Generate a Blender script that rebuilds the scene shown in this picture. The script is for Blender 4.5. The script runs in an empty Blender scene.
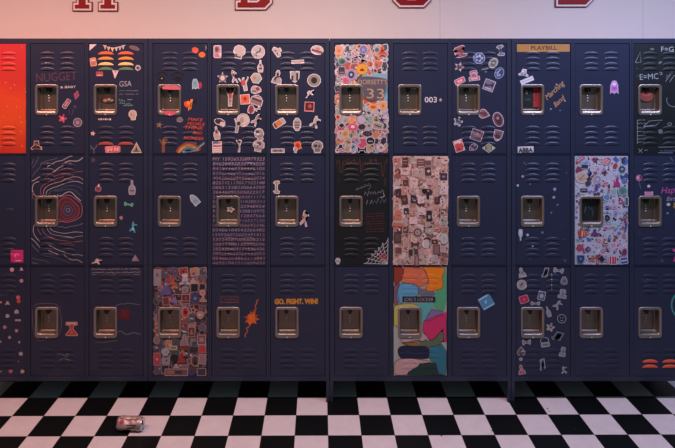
import bpy, bmesh, math, random
from mathutils import Vector, Matrix
PI = math.pi
C = bpy.context.scene.collection
SC = bpy.context.scene

# ------------------------------------------------------------------ frame of the place
PXM = 198.5                       # pixels of the photo per metre at the locker fronts
CAMX, EYE, DIST = 0.0, 1.65, 2.821
def X(px): return (px - 322.0) / PXM
def ZZ(py): return EYE - (py - 74.5) / PXM

# ------------------------------------------------------------------ materials
def lin(c):
    return c / 12.92 if c <= 0.04045 else ((c + 0.055) / 1.055) ** 2.4
def hexc(h):
    h = h.lstrip('#')
    return tuple(lin(int(h[i:i + 2], 16) / 255) for i in (0, 2, 4)) + (1,)
_mats = {}
def ink(h, rough=0.55):
    """printed / painted colour with a faint procedural unevenness"""
    k = (h, rough)
    if k in _mats: return _mats[k]
    m = bpy.data.materials.new('ink_' + h.strip('#')); m.use_nodes = True
    nt = m.node_tree; b = nt.nodes['Principled BSDF']
    b.inputs['Roughness'].default_value = rough
    tc = nt.nodes.new('ShaderNodeTexCoord'); no = nt.nodes.new('ShaderNodeTexNoise')
    no.inputs['Scale'].default_value = 70
    rp = nt.nodes.new('ShaderNodeMapRange'); rp.inputs['To Min'].default_value = .84; rp.inputs['To Max'].default_value = 1.12
    hs = nt.nodes.new('ShaderNodeHueSaturation'); hs.inputs['Color'].default_value = hexc(h)
    nt.links.new(tc.outputs['Object'], no.inputs['Vector'])
    nt.links.new(no.outputs['Fac'], rp.inputs['Value'])
    nt.links.new(rp.outputs['Result'], hs.inputs['Value'])
    nt.links.new(hs.outputs['Color'], b.inputs['Base Color'])
    _mats[k] = m
    return m
def paint(name, h, rough, bump=0.05, scale=420, var=.12, metal=0.0):
    m = bpy.data.materials.new(name); m.use_nodes = True
    nt = m.node_tree; b = nt.nodes['Principled BSDF']
    b.inputs['Roughness'].default_value = rough; b.inputs['Metallic'].default_value = metal
    tc = nt.nodes.new('ShaderNodeTexCoord')
    n1 = nt.nodes.new('ShaderNodeTexNoise'); n1.inputs['Scale'].default_value = 9; n1.inputs['Detail'].default_value = 5
    n2 = nt.nodes.new('ShaderNodeTexNoise'); n2.inputs['Scale'].default_value = scale
    rp = nt.nodes.new('ShaderNodeMapRange'); rp.inputs['To Min'].default_value = 1 - var; rp.inputs['To Max'].default_value = 1 + var
    hs = nt.nodes.new('ShaderNodeHueSaturation'); hs.inputs['Color'].default_value = hexc(h)
    bp = nt.nodes.new('ShaderNodeBump'); bp.inputs['Strength'].default_value = bump; bp.inputs['Distance'].default_value = .002
    L = nt.links.new
    L(tc.outputs['Object'], n1.inputs['Vector']); L(tc.outputs['Object'], n2.inputs['Vector'])
    L(n1.outputs['Fac'], rp.inputs['Value']); L(rp.outputs['Result'], hs.inputs['Value'])
    L(hs.outputs['Color'], b.inputs['Base Color'])
    L(n2.outputs['Fac'], bp.inputs['Height']); L(bp.outputs['Normal'], b.inputs['Normal'])
    return m
NAVY = paint('locker_paint', '242940', .33, .12)
NAVYF = paint('locker_frame_paint', '272d42', .35, .10)
BLACKP = paint('black_paint', '0a1013', .5, .1)
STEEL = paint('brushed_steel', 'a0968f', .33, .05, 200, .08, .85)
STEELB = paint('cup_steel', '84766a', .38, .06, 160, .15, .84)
RIVET = paint('bright_rivet', 'f0e6e0', .35, .02, 200, .05, .25)
DARKM = paint('dark_metal', '08080a', .5)
# orange red painted door: a broad orange band through red paint, small cream specks
def red_door_mat():
    m = bpy.data.materials.new('orange_red_paint'); m.use_nodes = True
    nt = m.node_tree; b = nt.nodes['Principled BSDF']; b.inputs['Roughness'].default_value = .45
    tc = nt.nodes.new('ShaderNodeTexCoord'); sp = nt.nodes.new('ShaderNodeSeparateXYZ')
    no = nt.nodes.new('ShaderNodeTexNoise'); no.inputs['Scale'].default_value = 6
    ad = nt.nodes.new('ShaderNodeMath'); ad.operation = 'MULTIPLY_ADD'; ad.inputs[1].default_value = .25
    cr = nt.nodes.new('ShaderNodeValToRGB')
    z0, z1 = ZZ(154), ZZ(43)
    mr = nt.nodes.new('ShaderNodeMapRange'); mr.inputs['From Min'].default_value = z0; mr.inputs['From Max'].default_value = z1
    e = cr.color_ramp.elements
    e[0].position = .1; e[0].color = hexc('b02a1c'); e[1].position = 1; e[1].color = hexc('b82a30')
    for p, c in ((.38, 'c84a1c'), (.62, 'c8441e'), (.8, 'b83024')):
        q = e.new(p); q.color = hexc(c)
    L = nt.links.new
    L(tc.outputs['Object'], sp.inputs[0]); L(tc.outputs['Object'], no.inputs['Vector'])
    L(sp.outputs['Z'], mr.inputs['Value']); L(no.outputs['Fac'], ad.inputs[0]); L(mr.outputs['Result'], ad.inputs[2])
    L(ad.outputs[0], cr.inputs[0]); L(cr.outputs[0], b.inputs['Base Color'])
    return m

# ------------------------------------------------------------------ object helpers
def link_mesh(name, bm, mats, parent=None, loc=None, smooth=False):
    me = bpy.data.meshes.new(name); bm.to_mesh(me); bm.free()
    for m in (mats if isinstance(mats, (list, tuple)) else [mats]): me.materials.append(m)
    if smooth:
        for p in me.polygons: p.use_smooth = True
    o = bpy.data.objects.new(name, me); C.objects.link(o)
    if parent is not None:
        o.parent = parent
        o.matrix_parent_inverse = Matrix.Translation(-parent.location)
    if loc: o.location = loc
    return o
def tag(o, label=None, cat=None, group=None, kind=None):
    if label: o['label'] = label
    if cat: o['category'] = cat
    if group: o['group'] = group
    if kind: o['kind'] = kind
    return o
def box(bm, x0, x1, y0, y1, z0, z1, mi=0):
    vs = [bm.verts.new(p) for p in ((x0,y0,z0),(x1,y0,z0),(x1,y1,z0),(x0,y1,z0),(x0,y0,z1),(x1,y0,z1),(x1,y1,z1),(x0,y1,z1))]
    for f in ((0,3,2,1),(4,5,6,7),(0,1,5,4),(1,2,6,5),(2,3,7,6),(3,0,4,7)):
        bm.faces.new([vs[i] for i in f]).material_index = mi
    return vs

# ------------------------------------------------------------------ locker layout (photo pixels at the locker plane)
UNIT = [-33.1, 148.3, 329.8, 511.3]
UW = 181.4
OFFS = [5.0, 63.7, 122.4]
DW = 54.0
CELLX = [(0.12, 61.3), (61.4, 120.05), (120.15, UW - .35)]
DTOP = [43.8, 155.2, 266.4]
DH = 109.4
CELLY = [(38.5, 154.15), (154.25, 265.35), (265.45, 380.8)]
DEPTH = .38
def door_left(c): return UNIT[c // 3] + OFFS[c % 3]
LCX = (16.5, 36.5); LHW = 7.8; LH = 3.2
LBOT = (10.8, 16.1, 21.6, 26.6, 85.2, 90.7, 96.2, 101.3)
LD = .0025
LFLAT = {(6,0): .0, (7,1): .0, (10,1): .0, (3,2): .0, (7,2): .5}
CUPX = (4.5, 27.9); CUPY = (40.5, 71.5)

def louvre_out(c, r, px, py):
    """how far the pressed louvres stand out of the door front at a point"""
    dx = px - door_left(c); dy = py - DTOP[r]
    best = 0
    for cx in LCX:
        u = (dx - cx) / LHW
        if abs(u) >= 1: continue
        a = LH * math.sqrt(1 - u * u)
        for b in LBOT:
            d = b - dy
            if d > a or d < -1.2: continue
            full = LD * (1 - u * u) ** .5
            if d >= 0: h = full * (1 - (d / a) ** 5.5) if a > 0 else 0
            else: h = full * (1 + d / 1.2)
            best = max(best, h)
    return best
def drape(c, r, px, py):
    if not (0 <= py - DTOP[r] <= DH): return 0
    return LFLAT.get((c, r), 1) * max(louvre_out(c, r, px + a, py + b) for a, b in ((0,0),(.4,0),(-.4,0),(0,.5),(0,-.5)))

# ------------------------------------------------------------------ flat art laid on a door
class Art:
    """polygons in photo pixels, each with a colour; build() drapes them over the door as one thin mesh"""
    def __init__(s): s.items = []
    def poly(s, pts, col, lift=0): s.items.append(('p', pts, col, lift)); return s
    def tris(s, verts, faces, col, lift=0): s.items.append(('t', (verts, faces), col, lift)); return s
    def line(s, pts, w, col, lift=0):
        L, R = [], []
        n = len(pts)
        for i, p in enumerate(pts):
            a = pts[max(0, i - 1)]; b = pts[min(n - 1, i + 1)]
            dx, dy = b[0] - a[0], b[1] - a[1]; d = math.hypot(dx, dy) or 1
            L.append((p[0] - dy / d * w / 2, p[1] + dx / d * w / 2)); R.append((p[0] + dy / d * w / 2, p[1] - dx / d * w / 2))
        vs = L + R
        s.items.append(('t', (vs, [(i, i + 1, n + i + 1, n + i) for i in range(n - 1)]), col, lift)); return s
ORDER = {}
LOCK = {}
def shade(h, f):
    return ''.join('%02x' % max(0, min(255, int(int(h[i:i + 2], 16) * f))) for i in (0, 2, 4))
def build_art(name, art, c, r, label=None, flat=False, ydepth=None, clip=True, parent=None, extra=0):
    k = (c, r)
    ORDER[k] = ORDER.get(k, 0) + 1
    base = .0003 + ORDER[k] * .00003 + extra
    bm = bmesh.new(); mats = []; idx = {}
    hole = (door_left(c) + CUPX[0] + .7, door_left(c) + CUPX[1] - .7, DTOP[r] + CUPY[0] + .7, DTOP[r] + CUPY[1] - .7)
    lz = [(DTOP[r] + LBOT[0] - 4, DTOP[r] + LBOT[3] + 1.5), (DTOP[r] + LBOT[4] - 4, DTOP[r] + LBOT[7] + 1.5)]
    lx = (door_left(c) + LCX[0] - LHW - .5, door_left(c) + LCX[1] + LHW + .5)
    n = 0
    step = .000012 if len(art.items) < 60 else .000002
    if len(art.items) > 60: ORDER[k] += int(len(art.items) * step / .00003) + 1
    if not flat and ydepth is None and LFLAT.get(k, 1) == 1 and len(art.items) < 12:
        al = [p for it in art.items for p in (it[1] if it[0] == 'p' else it[1][0])]
        if any(lx[0] < p[0] < lx[1] and any(a < p[1] < b for a, b in lz) for p in al): step = .00014
    for kind, dat, col, lift in art.items:
        if col not in idx: idx[col] = len(mats); mats.append(ink(col))
        sub = bmesh.new()
        if kind == 'p':
            vs = [sub.verts.new((x, y, 0)) for x, y in dat]
            try: f = sub.faces.new(vs)
            except ValueError: sub.free(); continue
            if len(vs) > 4: bmesh.ops.triangulate(sub, faces=[f])
        else:
            vs = [sub.verts.new((p[0], p[1], 0)) for p in dat[0]]
            for f in dat[1]:
                try: sub.faces.new([vs[i] for i in f])
                except ValueError: pass
        xs = [v.co.x for v in sub.verts]; ys = [v.co.y for v in sub.verts]
        bb = (min(xs), max(xs), min(ys), max(ys))
        def cut(co, no):
            g = list(sub.verts) + list(sub.edges) + list(sub.faces)
            bmesh.ops.bisect_plane(sub, geom=g, plane_co=co, plane_no=no)
        if clip and bb[0] < hole[1] and bb[1] > hole[0] and bb[2] < hole[3] and bb[3] > hole[2]:
            for h in hole[:2]: cut((h, 0, 0), (1, 0, 0))
            for h in hole[2:]: cut((0, h, 0), (0, 1, 0))
            dead = []
            for f in sub.faces:
                m = f.calc_center_median()
                if hole[0] < m.x < hole[1] and hole[2] < m.y < hole[3]: dead.append(f)
            bmesh.ops.delete(sub, geom=dead, context='FACES')
        dr = not flat and ydepth is None
        if dr and bb[0] < lx[1] and bb[1] > lx[0]:
            hit = False
            for a, b in lz:
                if bb[2] < b and bb[3] > a:
                    hit = True
                    y = max(a, bb[2]); e = min(b, bb[3])
                    y = math.ceil(y / .65) * .65
                    while y < e: cut((0, y, 0), (0, 1, 0)); y += .65
            if hit:
                x = math.ceil(max(lx[0], bb[0]) / 1.3) * 1.3
                while x < min(lx[1], bb[1]): cut((x, 0, 0), (1, 0, 0)); x += 1.3
        vm = {}
        off = base + lift * .00001 + n * step; n += 1
        for v in sub.verts:
            if ydepth is not None: yy = ydepth - off
            else: yy = -(off + (drape(c, r, v.co.x, v.co.y) * 1.04 if dr else 0))
            vm[v] = bm.verts.new((X(v.co.x), yy, ZZ(v.co.y)))
        for f in sub.faces:
            q = [vm[v] for v in f.verts]
            nf = bm.faces.new(q); nf.material_index = idx[col]
            nf.normal_update()
            if nf.normal.y > 0: nf.normal_flip()
        sub.free()
    o = link_mesh(name, bm, mats, parent or LOCK[k]['door'])
    if label: o['label'] = label
    return o

# ------------------------------------------------------------------ shapes in unit coordinates, y down
def ngon(n, r0=1, rot=0, sq=1): return [(r0 * math.cos(rot + i * 2 * PI / n), r0 * math.sin(rot + i * 2 * PI / n) * sq) for i in range(n)]
def blobp(seed, n=16, amp=.22):
    rr = random.Random(seed); a, b, p, q = rr.uniform(.3, 1), rr.uniform(.2, .8), rr.random() * 6, rr.random() * 6
    out = []
    for i in range(n):
        t = i * 2 * PI / n
        k = 1 - amp * .5 * (1 + a * math.sin(3 * t + p)) * .7 - amp * .5 * (1 + b * math.sin(5 * t + q)) * .5
        out.append((k * math.cos(t), k * math.sin(t)))
    return out
SHAPES = {
 'circle': ngon(20), 'hex': ngon(6), 'oct': ngon(8, 1.05, PI / 8),
 'rect': [(-1,-1),(1,-1),(1,1),(-1,1)],
 'rrect': [(-.75,-1),(.75,-1),(1,-.8),(1,.8),(.75,1),(-.75,1),(-1,.8),(-1,-.8)],
 'diamond': [(0,-1),(1,0),(0,1),(-1,0)],
 'star': [( (1 if i % 2 == 0 else .45) * math.sin(i * PI / 5), -(1 if i % 2 == 0 else .45) * math.cos(i * PI / 5)) for i in range(10)],
 'flower': [((.78 + .22 * math.cos(5 * t)) * math.cos(t), (.78 + .22 * math.cos(5 * t)) * math.sin(t)) for t in [i * 2 * PI / 30 for i in range(30)]],
 'tri': [(0,-1),(1,1),(-1,1)], 'tridown': [(-1,-1),(1,-1),(0,1)],
 'cornertri': [(-1,-1),(1,-1),(-1,1)],
 'heart': [(0,1),(-.9,0),(-1,-.5),(-.6,-.95),(-.15,-.8),(0,-.5),(.15,-.8),(.6,-.95),(1,-.5),(.9,0)],
 'person': [(-1,-.9),(-.75,-1),(-.3,-.45),(-.2,-.9),(.1,-1),(.3,-.75),(.2,-.45),(.8,-.95),(1,-.8),(.4,-.1),(.35,1),(-.35,1),(-.4,-.1)],
 'leap': [(-.9,.5),(-.3,.1),(-.3,-.4),(-.1,-.9),(.25,-1),(.3,-.6),(.9,-.5),(1,-.3),(.35,-.1),(.4,.4),(.6,.95),(.25,1),(0,.45),(-.8,.8)],
 'bust': [(-.45,-.6),(-.2,-1),(.25,-1),(.45,-.6),(.35,-.1),(.9,.3),(1,1),(-1,1),(-.9,.3),(-.35,-.1)],
 'bottle': [(-.3,-1),(.3,-1),(.35,-.4),(.85,-.1),(1,.3),(.8,1),(-.8,1),(-1,.3),(-.85,-.1),(-.35,-.4)],
 'ghost': [(-1,1),(-.9,-.3),(-.5,-.9),(0,-1),(.5,-.9),(.9,-.3),(1,1),(.5,.75),(0,1),(-.5,.75)],
 'house': [(-1,-.3),(0,-1),(1,-.3),(1,1),(-1,1)],
 'skull': [(-.55,1),(-.6,.5),(-1,.1),(-.9,-.6),(-.4,-1),(.4,-1),(.9,-.6),(1,.1),(.6,.5),(.55,1)],
 'note': [(-1,.55),(-.6,.35),(-.35,-.9),(1,-1),(.75,.65),(.35,.8),(.1,.5),(.4,.3),(.55,-.5),(0,-.4),(-.2,.8),(-.7,1)],
 'dress': [(-.9,-1),(.9,-1),(.95,-.55),(.35,-.45),(.25,0),(1,.85),(.9,1),(-.9,1),(-1,.85),(-.25,0),(-.35,-.45),(-.95,-.55)],
 'hat': [(-.5,-.2),(-.4,-1),(.4,-1),(.5,-.2),(1,.1),(.9,.5),(0,.3),(-.9,.5),(-1,.1)],
 'bone': [(-1,-.7),(-.6,-1),(-.4,-.35),(.4,-.35),(.6,-1),(1,-.7),(.9,.6),(.6,1),(.4,.4),(-.4,.4),(-.6,1),(-.95,.6)],
 'camp': [(-.6,-1),(.6,-1),(.75,-.35),(.5,.1),(1,.2),(1,1),(-1,1),(-1,.2),(-.5,.1),(-.75,-.35)],
 'shield': [(-1,-1),(1,-1),(.95,.2),(.5,.75),(0,1),(-.5,.75),(-.95,.2)],
 'crescent': [(.3,-1),(-.5,-.8),(-1,0),(-.5,.8),(.3,1),(-.2,.5),(-.35,0),(-.2,-.5)],
}
def shp(name, seed=0):
    return blobp(seed) if name == 'blob' else SHAPES[name]
def place(pts, cx, cy, hw, hh, rot=0):
    c, s = math.cos(rot), math.sin(rot)
    return [(cx + x * hw * c - y * hh * s, cy + x * hw * s + y * hh * c) for x, y in pts]
def grow(pts, d):
    n = len(pts); out = []
    area = sum(pts[i][0] * pts[(i + 1) % n][1] - pts[(i + 1) % n][0] * pts[i][1] for i in range(n))
    sg = 1 if area > 0 else -1
    for i in range(n):
        a, p, b = pts[i - 1], pts[i], pts[(i + 1) % n]
        n1 = (p[1] - a[1], a[0] - p[0]); n2 = (b[1] - p[1], p[0] - b[0])
        l1 = math.hypot(*n1) or 1; l2 = math.hypot(*n2) or 1
        nx, ny = n1[0] / l1 + n2[0] / l2, n1[1] / l1 + n2[1] / l2
        l = math.hypot(nx, ny)
        if l < .5: l = .5
        k = d * sg * min(2 / l, 1.6) / l if l else 0
        out.append((p[0] + nx * k, p[1] + ny * k))
    return out
SC773 = 7.73
def stk(k, org, zx, zy, zw, zh, shape='blob', base='d9cfcf', rot=0, border='e4dcdc', marks=(), label=None, bw=.55, seed=None, name='sticker', scale=SC773, **kw):
    """one sticker; zx zy zw zh are in the enlarged crop whose corner is org"""
    c, r = k
    cx, cy = org[0] + zx / scale, org[1] + zy / scale
    hw, hh = zw / scale / 2, zh / scale / 2
    rot = math.radians(rot)
    if kw.get('ydepth') is None:      # a sticker stays on its own door
        ex = abs(hw * math.cos(rot)) + abs(hh * math.sin(rot)); ey = abs(hw * math.sin(rot)) + abs(hh * math.cos(rot))
        dl = door_left(k[0]); cx = min(max(cx, dl + .3 + ex), dl + DW - .3 - ex); cy = min(max(cy, DTOP[k[1]] + .3 + ey), DTOP[k[1]] + DH - .3 - ey)
    if border and base != border and marks and min(int(base[i:i + 2], 16) for i in (0, 2, 4)) > 150: base = shade(base, .84)
    if border and k in ((4,0), (5,0), (8,0)): marks = [tuple(m[:3]) + (m[3] * 1.25, min(.8, m[4] * 1.25 + .04)) + tuple(m[5:]) for m in marks]
    sd = seed if seed is not None else int(zx * 7 + zy * 13)
    P = shp(shape, sd)
    a = Art()
    outer = place(P, cx, cy, hw, hh, rot)
    if border: a.poly(outer, border); a.poly(grow(outer, -bw), base)
    else: a.poly(outer, base)
    for m in marks:
        s, mx, my, mw, mh, col = m[:6]
        mr = math.radians(m[6]) if len(m) > 6 else 0
        c_, s_ = math.cos(rot), math.sin(rot)
        px, py = cx + mx * hw * c_ - my * hh * s_, cy + mx * hw * s_ + my * hh * c_
        a.poly(place(shp(s, sd + 5), px, py, mw * hw, mh * hh, rot + mr), col)
    return build_art(name, a, c, r, label, **kw)

def text_geo(txt, bold=0.0, shear=0.0, spacing=1.0, size=1.0):
    cu = bpy.data.curves.new('txt', 'FONT'); cu.body = txt; cu.size = size
    cu.align_x = 'LEFT'; cu.align_y = 'BOTTOM_BASELINE'; cu.offset = bold; cu.shear = shear; cu.space_character = spacing
    cu.resolution_u = 3
    ob = bpy.data.objects.new('txt', cu); C.objects.link(ob)
    dg = bpy.context.evaluated_depsgraph_get()
    me = bpy.data.meshes.new_from_object(ob.evaluated_get(dg))
    vs = [(v.co.x, v.co.y) for v in me.vertices]; fs = [tuple(p.vertices) for p in me.polygons]
    bpy.data.objects.remove(ob); bpy.data.curves.remove(cu); bpy.data.meshes.remove(me)
    return vs, fs
def text_art(a, txt, x0, y0, x1, h, col, rot=0, bold=.02, shear=0, arc=0):
    """text fitted between x0 and x1 (photo px), baseline y0, capital height h"""
    vs, fs = text_geo(txt, bold, shear)
    if not vs: return a
    mx = max(v[0] for v in vs); mn = min(v[0] for v in vs); my = max(v[1] for v in vs); 
    sx = (x1 - x0) / (mx - mn); sy = h / my
    rot = math.radians(rot); c, s = math.cos(rot), math.sin(rot)
    out = []
    for vx, vy in vs:
        u = (vx - mn) * sx; w = -vy * sy
        if arc: w -= arc * math.sin(PI * u / (x1 - x0))
        out.append((x0 + u * c - w * s, y0 + u * s + w * c))
    a.tris(out, fs, col); return a
def scribble(a, x0, y0, x1, h, col, w=.35, seed=0, words=3, rot=0):
    """illegible handwriting: a run of small connected strokes broken into words"""
    rr = random.Random(seed); L = x1 - x0
    t = 0; rot = math.radians(rot)
    cuts = sorted(rr.uniform(.15, .85) for _ in range(words - 1))
    bounds = [0] + cuts + [1]
    for i in range(words):
        u = bounds[i] * L + .5; e = bounds[i + 1] * L - .5
        pts = []; up = False
        while u < e:
            v = rr.uniform(-.9, -.3) * h if up else rr.uniform(-.15, .1) * h
            pts.append((u, v)); up = not up; u += rr.uniform(.45, .95) * max(.9, h * .4)
        q = [(x0 + p[0] * math.cos(rot) - p[1] * math.sin(rot), y0 + p[0] * math.sin(rot) + p[1] * math.cos(rot)) for p in pts]
        if len(q) > 1: a.line(q, w, col)
    return a
def zl(org, pts, scale=SC773): return [(org[0] + x / scale, org[1] + y / scale) for x, y in pts]
def smooth(pts, k=2):
    for _ in range(k):
        out = [pts[0]]
        for i in range(len(pts) - 1):
            a, b = pts[i], pts[i + 1]
            out += [(a[0] * .75 + b[0] * .25, a[1] * .75 + b[1] * .25), (a[0] * .25 + b[0] * .75, a[1] * .25 + b[1] * .75)]
        out.append(pts[-1]); pts = out
    return pts
# ------------------------------------------------------------------ rounded rectangle ring
def rr_ring(x0, x1, z0, z1, rad, y, seg=5):
    out = []
    for cx, cz, a0 in ((x1 - rad, z1 - rad, 0), (x0 + rad, z1 - rad, PI / 2), (x0 + rad, z0 + rad, PI), (x1 - rad, z0 + rad, 1.5 * PI)):
        for i in range(seg + 1):
            t = a0 + i * PI / 2 / seg
            out.append((cx + rad * math.cos(t), y, cz + rad * math.sin(t)))
    return out

def body_mesh(c, r, legs):
    u = UNIT[c // 3]; cx = CELLX[c % 3]
    x0, x1 = X(u + cx[0]), X(u + cx[1]); z1, z0 = ZZ(CELLY[r][0]), ZZ(CELLY[r][1])
    dl = door_left(c); g = .0022
    a0, a1 = X(dl) - g, X(dl + DW) + g; b1, b0 = ZZ(DTOP[r]) + g, ZZ(DTOP[r] + DH) - g
    bm = bmesh.new(); yf = -.003
    O = [bm.verts.new(p) for p in ((x0,yf,z0),(x1,yf,z0),(x1,yf,z1),(x0,yf,z1))]
    B = [bm.verts.new((v.co.x, DEPTH, v.co.z)) for v in O]
    I = [bm.verts.new(p) for p in ((a0,yf,b0),(a1,yf,b0),(a1,yf,b1),(a0,yf,b1))]
    J = [bm.verts.new((v.co.x, DEPTH - .02, v.co.z)) for v in I]
    for i in range(4):
        j = (i + 1) % 4
        bm.faces.new((O[i], O[j], I[j], I[i])); bm.faces.new((O[j], O[i], B[i], B[j])); bm.faces.new((I[i], I[j], J[j], J[i]))
    bm.faces.new(B); bm.faces.new(J[::-1])
    bmesh.ops.recalc_face_normals(bm, faces=bm.faces)
    ed = [e for e in bm.edges if all(abs(v.co.y - yf) < 1e-6 for v in e.verts) and not e.is_boundary and e.calc_face_angle(0) > .5]
    bmesh.ops.bevel(bm, geom=ed, offset=.0009, segments=2, affect='EDGES')
    return bm

def door_mesh(c, r):
    dl = door_left(c)
    x0, x1 = X(dl), X(dl + DW); z1, z0 = ZZ(DTOP[r]), ZZ(DTOP[r] + DH)
    bm = bmesh.new()
    outer = [(x0,z0),(x1,z0),(x1,z1),(x0,z1)]
    vo = [bm.verts.new((x, 0, z)) for x, z in outer]
    hx0, hx1 = X(dl + CUPX[0] + .7), X(dl + CUPX[1] - .7); hz1, hz0 = ZZ(DTOP[r] + CUPY[0] + .7), ZZ(DTOP[r] + CUPY[1] - .7)
    vh = [bm.verts.new((x, 0, z)) for x, z in ((hx0,hz0),(hx1,hz0),(hx1,hz1),(hx0,hz1))]
    for i in range(4):
        j = (i + 1) % 4
        bm.faces.new((vo[i], vo[j], vh[j], vh[i]))
    # edges and back
    vb = [bm.verts.new((v.co.x, .018, v.co.z)) for v in vo]
    vhb = [bm.verts.new((v.co.x, .018, v.co.z)) for v in vh]
    for i in range(4):
        j = (i + 1) % 4
        bm.faces.new((vo[j], vo[i], vb[i], vb[j])); bm.faces.new((vh[i], vh[j], vhb[j], vhb[i])); bm.faces.new((vb[j], vb[i], vhb[i], vhb[j]))
    # pressed louvres: a hood swelling from an arched top to an open lower lip
    k = 0
    NU, NT = 18, 9
    for half in (0, 4):
        for cx in LCX:
            for bi in range(4):
                b = LBOT[half + bi]; k += 1
                rows = []
                for iu in range(NU + 1):
                    th = -PI / 2 + PI * iu / NU; u = math.sin(th) * .999
                    a = LH * math.sqrt(1 - u * u); full = LD * LFLAT.get((c, r), 1) * (1 - u * u) ** .5
                    col = []
                    for it in range(NT + 1):
                        t = it / NT
                        d = a * (1 - t ** 1.8)
                        h = full * (1 - (d / a) ** 5.5) if a > 1e-4 else 0
                        col.append(bm.verts.new((X(dl + cx + u * LHW), -h - .00005, ZZ(DTOP[r] + b - d))))
                    rows.append(col)
                for iu in range(NU):
                    for it in range(NT):
                        f = bm.faces.new((rows[iu][it], rows[iu][it + 1], rows[iu + 1][it + 1], rows[iu + 1][it]))
                        f.smooth = True; f.material_index = k
                # the dark under side of the lip
                inn = [bm.verts.new((q[-1].co.x, -.00004, q[-1].co.z + .0010)) for q in rows]
                for iu in range(NU):
                    f = bm.faces.new((rows[iu][-1], inn[iu], inn[iu + 1], rows[iu + 1][-1])); f.material_index = k
    return bm

def cup_meshes(c, r, parent):
    dl = door_left(c)
    x0, x1 = X(dl + CUPX[0]), X(dl + CUPX[1]); z1, z0 = ZZ(DTOP[r] + CUPY[0]), ZZ(DTOP[r] + CUPY[1])
    bm = bmesh.new()
    # (inset left/right, inset top, inset bottom, y, radius)
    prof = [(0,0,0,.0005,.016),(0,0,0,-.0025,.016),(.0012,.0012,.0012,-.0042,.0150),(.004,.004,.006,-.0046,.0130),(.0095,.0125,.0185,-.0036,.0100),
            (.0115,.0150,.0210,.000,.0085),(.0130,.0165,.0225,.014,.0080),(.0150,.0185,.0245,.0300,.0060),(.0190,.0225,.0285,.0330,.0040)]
    rings = []
    for s, tt, bb, y, rad in prof:
        rings.append([bm.verts.new(p) for p in rr_ring(x0 + s, x1 - s, z0 + bb, z1 - tt, rad, y)])
    n = len(rings[0])
    for q in range(len(rings) - 1):
        for i in range(n):
            j = (i + 1) % n
            f = bm.faces.new((rings[q][i], rings[q + 1][i], rings[q + 1][j], rings[q][j])); f.smooth = True
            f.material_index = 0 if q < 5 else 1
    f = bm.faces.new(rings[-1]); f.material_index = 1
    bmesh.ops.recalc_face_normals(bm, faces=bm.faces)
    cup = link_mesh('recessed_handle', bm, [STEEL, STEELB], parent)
    cup['label'] = 'stainless steel recessed finger pull'
    xm = (x0 + x1) / 2; zt = z1 - .0185
    # black hasp slot at the top of the recess
    bm = bmesh.new()
    pts = [(-.009,.000),(-.009,-.011),(-.006,-.018),(-.002,-.022),(.003,-.022),(.007,-.017),(.009,-.010),(.009,.000)]
    fr = [bm.verts.new((xm - .004 + p[0] * 1.25, .019, zt + .002 + p[1] * 1.25)) for p in pts]; bk = [bm.verts.new((xm - .004 + p[0] * 1.25, .0335, zt + .002 + p[1] * 1.25)) for p in pts]
    bm.faces.new(fr)
    for i in range(len(pts)): bm.faces.new((fr[i], bk[i], bk[(i + 1) % len(pts)], fr[(i + 1) % len(pts)]))
    bmesh.ops.recalc_face_normals(bm, faces=bm.faces)
    l = link_mesh('latch', bm, [DARKM], cup); l['label'] = 'black latch tongue'
    # rivets
    for dx, zz_, rad, y in ((-.005, zt - .039, .0031, .0305), (-.003, zt - .052, .0036, .0305), (-.004, zt - .066, .0031, .0305), (.001, z0 + .004, .003, -.0042)):
        bm = bmesh.new()
        bmesh.ops.create_uvsphere(bm, u_segments=10, v_segments=6, radius=rad, matrix=Matrix.Translation((xm + dx, y, zz_)) @ Matrix.Diagonal((1, .7, 1, 1)))
        link_mesh('rivet', bm, [RIVET], cup, smooth=True)
    return cup

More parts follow.
